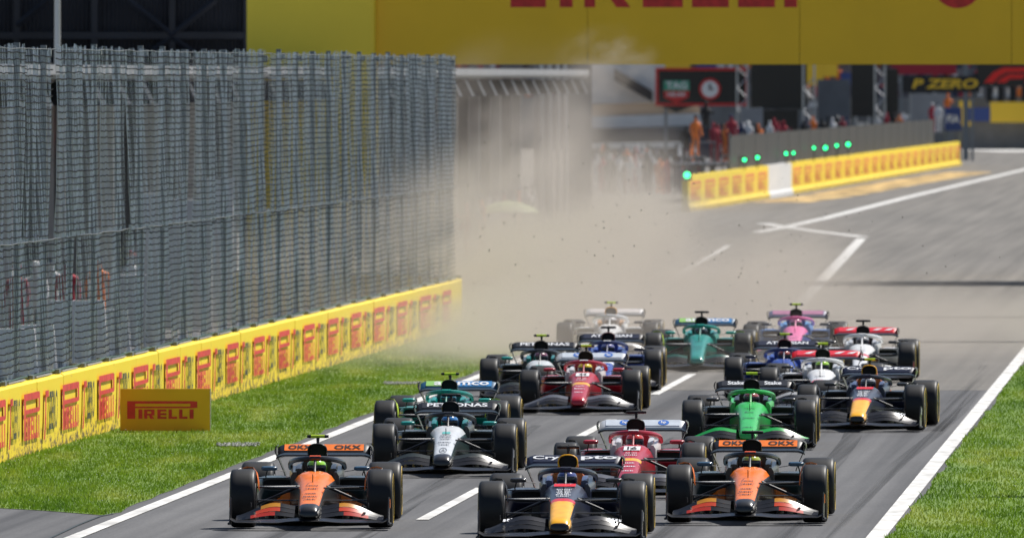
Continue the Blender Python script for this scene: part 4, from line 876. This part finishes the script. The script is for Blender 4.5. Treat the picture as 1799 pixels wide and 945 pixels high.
for z, rx, ry in ((.735, .1185, .138), (.757, .1095, .129), (.778, .088, .106)):
    rr.append([(rx * math.cos(2 * math.pi * k / 20), 1.622 + ry * math.sin(2 * math.pi * k / 20), z) for k in range(20)])
mb.loft(rr, False); HBAND = mb.mesh('helmet_band')
for me in (HEL, VIS, HBAND): me.materials.append(None)

# ---- liveries
_pc = {}
def paint(c, rough=.32, coat=.3, metal=0):
    k = (tuple(c), rough, coat, metal)
    if k not in _pc: _pc[k] = pm('paint', c, rough, metal, coat, var=.10, scale=9)
    return _pc[k]
K = paint((.007, .007, .008), .5, .0); CG = paint((.010, .010, .012), .4, .15); HOLE_SHADE = pm('hole_shade', (.004, .004, .004), .9)  # last one closes the car openings; their inner shade is put into its colour
TY = pm('tyre', (.0065, .0065, .007), .5, var=.18, scale=14, stretch=(1, 1, 1), spec=.4); RIM = pm('rim', (.03, .03, .032), .3, .5)
BY = pm('tyre_yellow', (.50, .33, .02), .55, var=.5, scale=8); LIME = pm('camera_lime', (.60, .80, .03), .4); CBLK = pm('camera_black', (.012, .012, .014), .5)
OR = (.88, .19, .010); NAVY = (.012, .016, .042); SIL = (.60, .62, .64); TEAL = (.0, .26, .23); FRED = (.42, .012, .03); GRN = (.03, .46, .08); WHT = (.72, .72, .72); BLU = (.02, .06, .32); AMR = (.0, .23, .185); PINK = (.80, .16, .36); YEL = (.95, .45, .01); RED_ = (.68, .02, .03); BK = (.012, .012, .014)
def livery(**kw):
    d = dict(tip=BK, nose=BK, band=BK, upper=BK, side=BK, cockpit=BK, headrest=BK, halo=BK, halo_badge=BK, cover=BK, intake=BK, hoop=BK, pod=BK, pod_lip=BK, flank=BK, mirror=BK, fw_main=BK, fw_flap1=BK, fw_flap2=BK, fw_flap3=BK, fw_end=BK, fw_decal=BK, rw_flap=BK, rw_panel=BK, rw_end=BK, winglet=BK)
    d.update(kw)
    d.setdefault('tip2', d['tip'])
    for q_ in '123': d.setdefault('fw_str' + q_, d['fw_flap' + q_])
    return d
MCL = livery(nose=OR, band=OR, upper=OR, halo_badge=(.7, .1, .03), cover=BK, pod=(.02, .04, .05), pod_lip=(.03, .05, .06), flank=OR, mirror=(.02, .07, .13), fw_str1=(.45, .03, .015), fw_str2=(.6, .06, .02), fw_str3=(.6, .25, .02), fw_decal=OR, rw_panel=OR, winglet=OR)
RBR = livery(tip=BK, tip2=YEL, nose=YEL, band=RED_, upper=(.045, .05, .075), side=NAVY, cockpit=NAVY, headrest=(.05, .07, .16), halo=(.02, .022, .035), halo_badge=(.02, .022, .035), cover=(.75, .16, .01), intake=YEL, hoop=OR, pod=NAVY, pod_lip=NAVY, mirror=BK, fw_flap3=(.03, .03, .035), rw_flap=NAVY, rw_panel=NAVY, fw_decal=(.4, .4, .42))
MER = livery(tip=BK, nose=SIL, band=SIL, upper=SIL, side=(.012, .03, .03), cockpit=(.02, .022, .025), headrest=(.0, .18, .16), cover=BK, pod=(.03, .035, .04), pod_lip=(.05, .07, .08), mirror=TEAL, fw_flap3=(.04, .05, .05), rw_end=(.01, .05, .05), fw_decal=(.5, .5, .52))
AST = livery(tip=AMR, nose=AMR, band=AMR, upper=AMR, side=(0, .12, .09), cockpit=AMR, headrest=TEAL, halo=AMR, halo_badge=(.02, .4, .32), cover=(0, .1, .08), pod=AMR, pod_lip=AMR, mirror=(0, .3, .24), winglet=(.5, .65, .03), rw_panel=(.04, .22, .5), rw_flap=(.02, .1, .2), fw_flap3=(.01, .1, .08), fw_decal=(.3, .5, .3))
FER = livery(tip=FRED, nose=FRED, band=(.85, .45, .02), upper=FRED, side=(.3, .01, .02), cockpit=(.55, .5, .5), headrest=(.6, .6, .62), halo=FRED, halo_badge=(.7, .7, .72), cover=FRED, intake=BK, hoop=(.3, .01, .02), pod=FRED, pod_lip=BK, mirror=FRED, fw_flap2=(.04, .04, .05), fw_flap3=(.16, .17, .2), rw_flap=(.55, .58, .62), rw_panel=(.55, .60, .66), fw_decal=(.5, .5, .52))
SAU = livery(tip=GRN, nose=GRN, band=GRN, upper=GRN, side=(.02, .3, .06), cockpit=GRN, headrest=BK, halo=GRN, halo_badge=(.04, .5, .1), fw_flap3=(.02, .4, .08), fw_flap2=BK, pod=BK, fw_decal=(.3, .3, .3))
WIL = livery(tip=BLU, nose=BLU, band=WHT, upper=BLU, side=NAVY, cockpit=BLU, headrest=BLU, halo=(.03, .04, .12), halo_badge=WHT, cover=BLU, hoop=(.12, .02, .02), intake=(.15, .03, .03), pod=BLU, pod_lip=BLU, mirror=BK, rw_flap=BK, rw_panel=(.01, .012, .03), fw_decal=(.2, .2, .4))
HAA = livery(tip=WHT, nose=WHT, band=RED_, upper=WHT, side=BK, cockpit=(.5, .5, .5), headrest=(.5, .5, .52), halo=WHT, halo_badge=WHT, cover=BK, pod=WHT, pod_lip=(.3, .3, .3), fw_flap3=(.5, .5, .5), rw_flap=RED_, rw_panel=(.75, .02, .04), rw_end=BK, fw_decal=RED_)
ALP = livery(tip=PINK, nose=PINK, band=PINK, upper=PINK, side=BLU, cockpit=(.05, .2, .5), headrest=(.1, .3, .6), halo=PINK, halo_badge=PINK, cover=BLU, pod=(.1, .25, .6), pod_lip=(.1, .25, .6), fw_flap3=PINK, rw_flap=(.2, .2, .3), rw_panel=(.45, .2, .3), fw_decal=PINK)
VRB = livery(tip=WHT, nose=WHT, band=WHT, upper=WHT, side=(.5, .5, .5), cockpit=WHT, headrest=(.6, .3, .1), halo=WHT, halo_badge=WHT, cover=WHT, intake=YEL, hoop=OR, pod=WHT, pod_lip=WHT, mirror=BK, fw_flap3=WHT, rw_flap=WHT, rw_panel=(.7, .65, .62), fw_decal=WHT)
# writing on the rear flap: (text, x centre, width, height fraction, colour)
WMAT = pm('decal_white', (.75, .76, .78), .4); KMAT = pm('decal_black', (.015, .015, .018), .4); BMAT = pm('decal_blue', (.03, .14, .5), .4)
DEC = {'MCL': [('OKX', -.30, .30, .62, KMAT), ('OKX', .30, .34, .62, KMAT)], 'RBR': [('Cryp', -.30, .42, .66, WMAT), ('pto', .30, .44, .66, WMAT)], 'MER': [('PETRONAS', 0, .86, .62, WMAT)], 'AST': [('aramco', .04, .84, .66, WMAT)],
       'FER': [('hp', -.24, .07, .50, WMAT), ('hp', .28, .07, .50, WMAT)], 'SAU': [('Stake', -.28, .26, .66, WMAT), ('Stake', .28, .26, .66, WMAT)], 'WIL': [('ATLASSIAN', 0, .74, .6, WMAT)], 'HAA': [], 'ALP': [], 'VRB': []}
def flap_pt(x, t): y, z = fz(t); return Vector((x, y - .006, z + .006))
FU = (Vector((0, .155, .077))).normalized(); FLEN = math.hypot(.155, .077)
NU = Vector((0, 1, .2)).normalized()
_dm = {}
def decal_meshes(team, num):
    key = (team, num)
    if key in _dm: return _dm[key]
    out = []
    for txt, xc, wd, hf, mt in DEC[team]:
        mb = MB(); put_text(mb, txt, flap_pt(xc - wd / 2, .5 - hf / 2), (1, 0, 0), FU, wd, hf * FLEN, .025); out.append(('lettering', mb.mesh('lettering', False), mt, 'rw'))
    def nose_patch(y0, y1, x0, x1, mt, name='decal', lift=.006):
        mb = MB(); n = 6; rows = [[Vector((x, y0 + (y1 - y0) * k / n, nose_z(y0 + (y1 - y0) * k / n) + lift)) for x in (x0, x1)] for k in range(n + 1)]
        for a, b in zip(rows, rows[1:]): mb.quad(a[0], a[1], b[1], b[0])
        out.append((name, mb.mesh(name, False), mt, 'nose'))
    def nose_text(txt, y0, ln, wd, mt, bold=.02):
        mb = MB(); v, f, tw = text_geo(txt, bold, 0)
        mb.add([(-wd / 2 + p[0] / tw * wd, y0 + p[1] * ln, nose_z(y0 + p[1] * ln) + .009) for p in v], f); out.append(('lettering', mb.mesh('lettering', False), mt, 'nose'))
    if team == 'FER': nose_patch(.55, .82, -.11, .11, WMAT); nose_text(num, .58, .2, .13, KMAT, .03)
    elif team == 'MCL': nose_text(num, .60, .22, .09, KMAT) if False else None
    elif team == 'MER':
        mb = MB(); n = 24; cy, rx, ry = -.72, .052, .16
        for k in range(n):
            a, b = 2 * math.pi * k / n, 2 * math.pi * (k + 1) / n; P = []
            for t, q_ in ((a, 1), (b, 1), (b, .84), (a, .84)): y = cy + ry * q_ * math.sin(t); P.append((rx * q_ * math.cos(t), y, nose_z(y) + .007))
            mb.quad(*P)
        for k in range(3):
            t = R(90 + 120 * k); tip = (rx * .84 * math.cos(t), cy + ry * .84 * math.sin(t)); l = (rx * .16 * math.cos(t + 1.05), cy + ry * .16 * math.sin(t + 1.05)); r_ = (rx * .16 * math.cos(t - 1.05), cy + ry * .16 * math.sin(t - 1.05))
            mb.add([(p[0], p[1], nose_z(p[1]) + .0075) for p in ((0, cy), l, tip, r_)], [(0, 3, 2, 1)])
        out.append(('emblem', mb.mesh('emblem', False), pm('emblem_grey', (.12, .13, .14), .4), 'nose'))
        nose_patch(.35, .5, -.055, .055, pm('emblem_teal', (.1, .42, .4), .4), 'emblem')
    elif team == 'RBR':
        nose_patch(.74, .90, -.13, .13, pm('emblem_red', (.7, .02, .04), .4), 'emblem')
    # fine rows of small print down the nose: thin bars, too small to read
    dark = team in ('MCL', 'SAU', 'MER', 'AST', 'HAA', 'VRB', 'ALP'); mt = KMAT if dark else WMAT
    rows = {'MCL': (-.72, -.58, -.42, -.15, .02), 'RBR': (.12, .2, .28, .36, .44, .52), 'FER': (-.75, -.5, -.3, .2, .34), 'MER': (-.4, -.25, -.05, .08, .2), 'SAU': (-.9, -.3, .1, .4), 'AST': (-.5, -.3, .2), 'HAA': (-.4, .3), 'WIL': (-.4, .3), 'ALP': (-.3,), 'VRB': (-.3,)}[team]
    mb = MB(); rg2 = random.Random(4)
    for y in rows:
        wd = rg2.uniform(.07, .095); x = -wd
        while x < wd:
            l = rg2.uniform(.008, .02); y2 = y + rg2.uniform(.035, .05)
            mb.quad((x, y, nose_z(y) + .008), (min(x + l, wd), y, nose_z(y) + .008), (min(x + l, wd), y2, nose_z(y2) + .008), (x, y2, nose_z(y2) + .008)); x += l + rg2.uniform(.006, .012)
    out.append(('small_print', mb.mesh('small_print', False), mt, 'nose'))
    if team == 'FER':
        for xc in (-.24, .28):
            mb = MB(); mb.add([flap_pt(xc + .075 * math.cos(2 * math.pi * q_ / 20), .5 + .42 * math.sin(2 * math.pi * q_ / 20)) + Vector((0, .003, -.003)) for q_ in range(20)], [tuple(range(20))]); out.append(('emblem', mb.mesh('emblem', False), BMAT, 'rw'))
    if team == 'HAA':
      for x in (-.38, .12, .34):
        mb = MB(); mb.quad(flap_pt(x, .25), flap_pt(x + .10, .25), flap_pt(x + .2, .75), flap_pt(x + .08, .6))
        out.append(('emblem', mb.mesh('emblem', False), WMAT, 'rw'))
    if team == 'AST':
        mb = MB(); mb.quad(flap_pt(-.5, .04) + Vector((0, -.0, .0)), flap_pt(-.2, .04), flap_pt(-.2, .96), flap_pt(-.5, .96)); me = mb.mesh('decal', False)
        for v_ in me.vertices: v_.co.y += .003; v_.co.z -= .003
        out.append(('decal', me, pm('decal_lime', (.25, .5, .12), .4), 'rw'))
    if team == 'RBR':
        mb = MB()
        for s in (-1, 1):
            for q_ in range(7): x = s * (.42 + q_ * .045); mb.quad((x, -.70, .292 - q_ * .006), (x + .03, -.70, .290 - q_ * .006), (x + .036, -.62, .315 - q_ * .006), (x + .006, -.62, .317 - q_ * .006))
        out.append(('lettering', mb.mesh('lettering', False), WMAT, 'fw'))
    for o in out: o[1].materials.append(None)
    _dm[key] = out; return out
GRP = 'open wheel racing cars on the track'
def make_car(team, lv, xc, yb, xt, lime, num, label, helm, hb, suit, dlabel):
    p = gp(xc, yb); s = (yb - YH) / H; D = p.y
    psi = math.asin(max(-.1, min(.14, ((xt - xc) + (xc - 899.5) * 2.07 / D) / (2.07 * s))))
    car = empty('racing_car', (p.x, p.y, .012), -psi); tag(car, label, 'racing car', GRP); objs = []
    spec = {'carbon': K, 'carbon_gloss': CG, 'hole_shade': HOLE_SHADE, 'tyre': TY, 'rim': RIM, 'band_yellow': BY, 'tcam': LIME if lime else CBLK, 'tcam2': CBLK}
    for name, me, keys, par in TPL:
        mats = [spec[k] if k in spec else paint(lv[k], .29, .1) if k.startswith('fw') else paint(lv[k]) for k in keys]
        objs.append(place(name, me, mats, objs[par] if par >= 0 else car))
    idx = {'rw': RW, 'nose': CH, 'fw': FW}
    for name, me, mt, where in decal_meshes(team, num): place(name, me, [mt], objs[idx[where]])
    d = place('person', DRV, [paint(suit, .8, 0)], None, car.location, car.rotation_euler); tag(d, dlabel, 'person', 'helmeted drivers')
    h = place('helmet', HEL, [paint(helm, .2, .8)], d); place('visor', VIS, [pm('visor', (.02, .025, .04), .08)], h); place('helmet_band', HBAND, [paint(hb, .2, .8)], h)
CARS = [
 ('MCL', MCL, 548, 928, 558.5, 1, '4', 'orange and black racing car at front left with lime camera bar', (.25, .6, .03), (.35, .75, .04), (.6, .15, .02), 'driver in lime green helmet in the front left orange car'),
 ('RBR', RBR, 988.5, 952, 998.7, 0, '1', 'dark blue racing car with yellow nose leading in the front centre', (.5, .5, .55), (.06, .08, .25), NAVY, 'driver in white and blue helmet in the leading dark blue car'),
 ('MCL', MCL, 1313, 919, 1322.3, 0, '81', 'orange and black racing car front right of centre with black camera bar', (.35, .05, .02), (.45, .5, .05), (.6, .15, .02), 'driver in red and yellow helmet in the right orange car'),
 ('MER', MER, 782, 836, 792.5, 0, '63', 'silver and black racing car with teal mirrors behind the left orange car', (.03, .16, .45), (.04, .2, .5), (.3, .3, .32), 'driver in blue helmet in the nearer silver car'),
 ('AST', AST, 776.5, 789, 791, 1, '14', 'green racing car hidden behind the nearer silver car, lime camera bar', (.05, .35, .5), (.03, .25, .35), (0, .2, .15), 'driver in pale blue helmet in the green car behind the silver one'),
 ('FER', FER, 1107, 874, 1118, 0, '16', 'dark red racing car with white rear wing numbered sixteen between front cars', (.6, .02, .02), (.65, .05, .04), (.6, .6, .62), 'driver in red helmet in the nearer dark red car'),
 ('SAU', SAU, 1316.5, 788, 1321, 1, '5', 'bright green racing car with black rear wing behind the right orange car', (.3, .3, .34), (.4, .08, .08), BK, 'driver in grey helmet in the bright green car'),
 ('RBR', RBR, 1514, 757, 1528.6, 1, '22', 'dark blue racing car with yellow nose at right with lime camera bar', (.12, .1, .12), (.3, .3, .32), NAVY, 'driver in dark helmet in the right dark blue car'),
 ('FER', FER, 1020.5, 727, 1030, 1, '44', 'dark red racing car with lime camera bar left of the broken lane line', (.8, .6, .02), (.85, .65, .03), (.6, .6, .62), 'driver in yellow helmet in the farther dark red car'),
 ('MER', MER, 946, 704, 951.5, 1, '12', 'silver and black racing car with lime camera bar behind the farther red car', (.35, .3, .4), (.25, .08, .12), (.3, .3, .32), 'driver in grey and red helmet in the farther silver car'),
 ('WIL', WIL, 1064, 686, 1069, 0, '23', 'blue racing car with black camera bar in front of the dusty white car', (.06, .07, .3), (.2, .2, .4), BLU, 'driver in blue helmet in the blue car with black camera bar'),
 ('VRB', VRB, 1068, 631, 1074, 1, '6', 'white racing car with orange air intake almost lost in the dust', (.6, .35, .3), (.7, .7, .7), (.6, .6, .6), 'driver in pale helmet in the dusty white car'),
 ('AST', AST, 1227, 652, 1233, 0, '18', 'green racing car with black camera bar alone in the middle of the track behind', (.04, .05, .06), (.03, .06, .06), (0, .2, .15), 'driver in black helmet in the farther green car'),
 ('WIL', WIL, 1375, 701, 1379, 1, '55', 'blue racing car with lime camera bar behind the bright green car', (.3, .04, .03), (.35, .06, .04), BLU, 'driver in red helmet in the blue car with lime camera bar'),
 ('HAA', HAA, 1440, 722, 1446, 1, '87', 'white racing car with red rear wing and lime camera bar beside the blue car', (.3, .55, .03), (.4, .7, .05), (.6, .6, .6), 'driver in lime helmet in the nearer white car'),
 ('HAA', HAA, 1512, 671.5, 1516.6, 0, '31', 'white racing car with red rear wing and black camera bar at rear right', (.25, .06, .05), (.3, .3, .3), (.6, .6, .6), 'driver in dark red helmet in the rear right white car'),
 ('ALP', ALP, 1396, 635, 1399, 1, '10', 'pink and blue racing car at the back of the pack', (.2, .3, .5), (.6, .2, .3), BLU, 'driver in blue and pink helmet in the pink car'),
]
for c in CARS: make_car(*c)

# ------------------------------------------------------------------ dust behind the cars, flying grit
DC = (.66, .60, .535)
def dust(name, label, c, half, dens, scale, thr, col=(.80, .72, .62), rz=-R(3), stretch=(1, 1, 1), power=1.2):
    m = bpy.data.materials.new('dust'); m.use_nodes = True; n = m.node_tree; n.nodes.remove(n.nodes['Principled BSDF'])
    pv = n.nodes.new('ShaderNodeVolumePrincipled'); pv.inputs['Color'].default_value = (*col, 1); pv.inputs['Anisotropy'].default_value = .25
    tc = n.nodes.new('ShaderNodeTexCoord'); ln = n.nodes.new('ShaderNodeVectorMath'); ln.operation = 'LENGTH'; n.links.new(tc.outputs['Object'], ln.inputs[0])
    fo = n.nodes.new('ShaderNodeMapRange'); fo.interpolation_type = 'SMOOTHSTEP'; fo.inputs[1].default_value = 1; fo.inputs[2].default_value = .15; fo.inputs[3].default_value = 0; fo.inputs[4].default_value = 1; n.links.new(ln.outputs['Value'], fo.inputs[0])
    mp = n.nodes.new('ShaderNodeMapping'); mp.inputs['Scale'].default_value = stretch; n.links.new(tc.outputs['Object'], mp.inputs[0])
    nz = n.nodes.new('ShaderNodeTexNoise'); nz.inputs['Scale'].default_value = scale; nz.inputs['Detail'].default_value = 5; n.links.new(mp.outputs[0], nz.inputs[0])
    mr = n.nodes.new('ShaderNodeMapRange'); mr.inputs[1].default_value = thr; mr.inputs[2].default_value = thr + .22; mr.inputs[3].default_value = .10; mr.inputs[4].default_value = 1; n.links.new(nz.outputs[0], mr.inputs[0])
    a = n.nodes.new('ShaderNodeMath'); a.operation = 'MULTIPLY'; n.links.new(fo.outputs[0], a.inputs[0]); n.links.new(mr.outputs[0], a.inputs[1])
    b = n.nodes.new('ShaderNodeMath'); b.operation = 'MULTIPLY'; b.inputs[1].default_value = dens; n.links.new(a.outputs[0], b.inputs[0]); n.links.new(b.outputs[0], pv.inputs['Density'])
    n.links.new(pv.outputs[0], n.nodes['Material Output'].inputs['Volume'])
    mb = MB(); rr = []
    for k in range(1, 10):
        t = math.pi * k / 10; rr.append([(math.sin(t) * math.cos(2 * math.pi * j / 16), math.sin(t) * math.sin(2 * math.pi * j / 16), -math.cos(t)) for j in range(16)])
    mb.loft(rr); o = mb.build(name, m); o.location = c; o.scale = half; o.rotation_euler = (0, 0, rz); tag(o, label, 'dust', kind='stuff'); return o
dust('dust_cloud', 'pale brown dust rolling over the track behind the cars', (.9, 328, .2), (7.9, 62, 4.5), .22, 2.6, .44, DC, stretch=(1.1, .35, .9))
dust('dust_cloud', 'low brown dust lying on the asphalt around the rearmost cars', (4.8, 316, 0), (11.5, 52, 1.5), .075, 2.6, .36, DC, stretch=(1, .5, .4))
dust('dust_cloud', 'tall plume of dust rising beside the fence end', (.5, 366, 2.0), (4.3, 26, 5.1), .13, 2.3, .44, DC, stretch=(1, .35, .8))
dust('dust_cloud', 'thin wisp of dust in front of the yellow bridge', (2.5, 388, 5.9), (1.6, 5, 1.2), .13, 2.4, .44, DC, stretch=(1, .4, 1))
dust('dust_cloud', 'thin drifting dust over the distant pit lane', (-2, 540, 0), (17, 120, 6.5), .0020, 2.5, .36, DC)
mb = MB(); rg = random.Random(9)
for k in range(420):
    px, py = rg.gauss(1150, 260), rg.gauss(440, 110)
    if not (800 < px < 1790 and 200 < py < 640): continue
    D = rg.uniform(262, 292); p = at(px, py, D); r = rg.choice((.004, .004, .006, .007, .010, .014))
    if p.z > .05: mb.lathe([(-r, r * .3), (-r * .3, r), (r * .5, r * .8), (r, r * .2)], p, 5, 'Z')
tag(mb.build('flying_grit', M['earth']), 'small dark bits of grit flying in the dust', 'grit', kind='stuff')
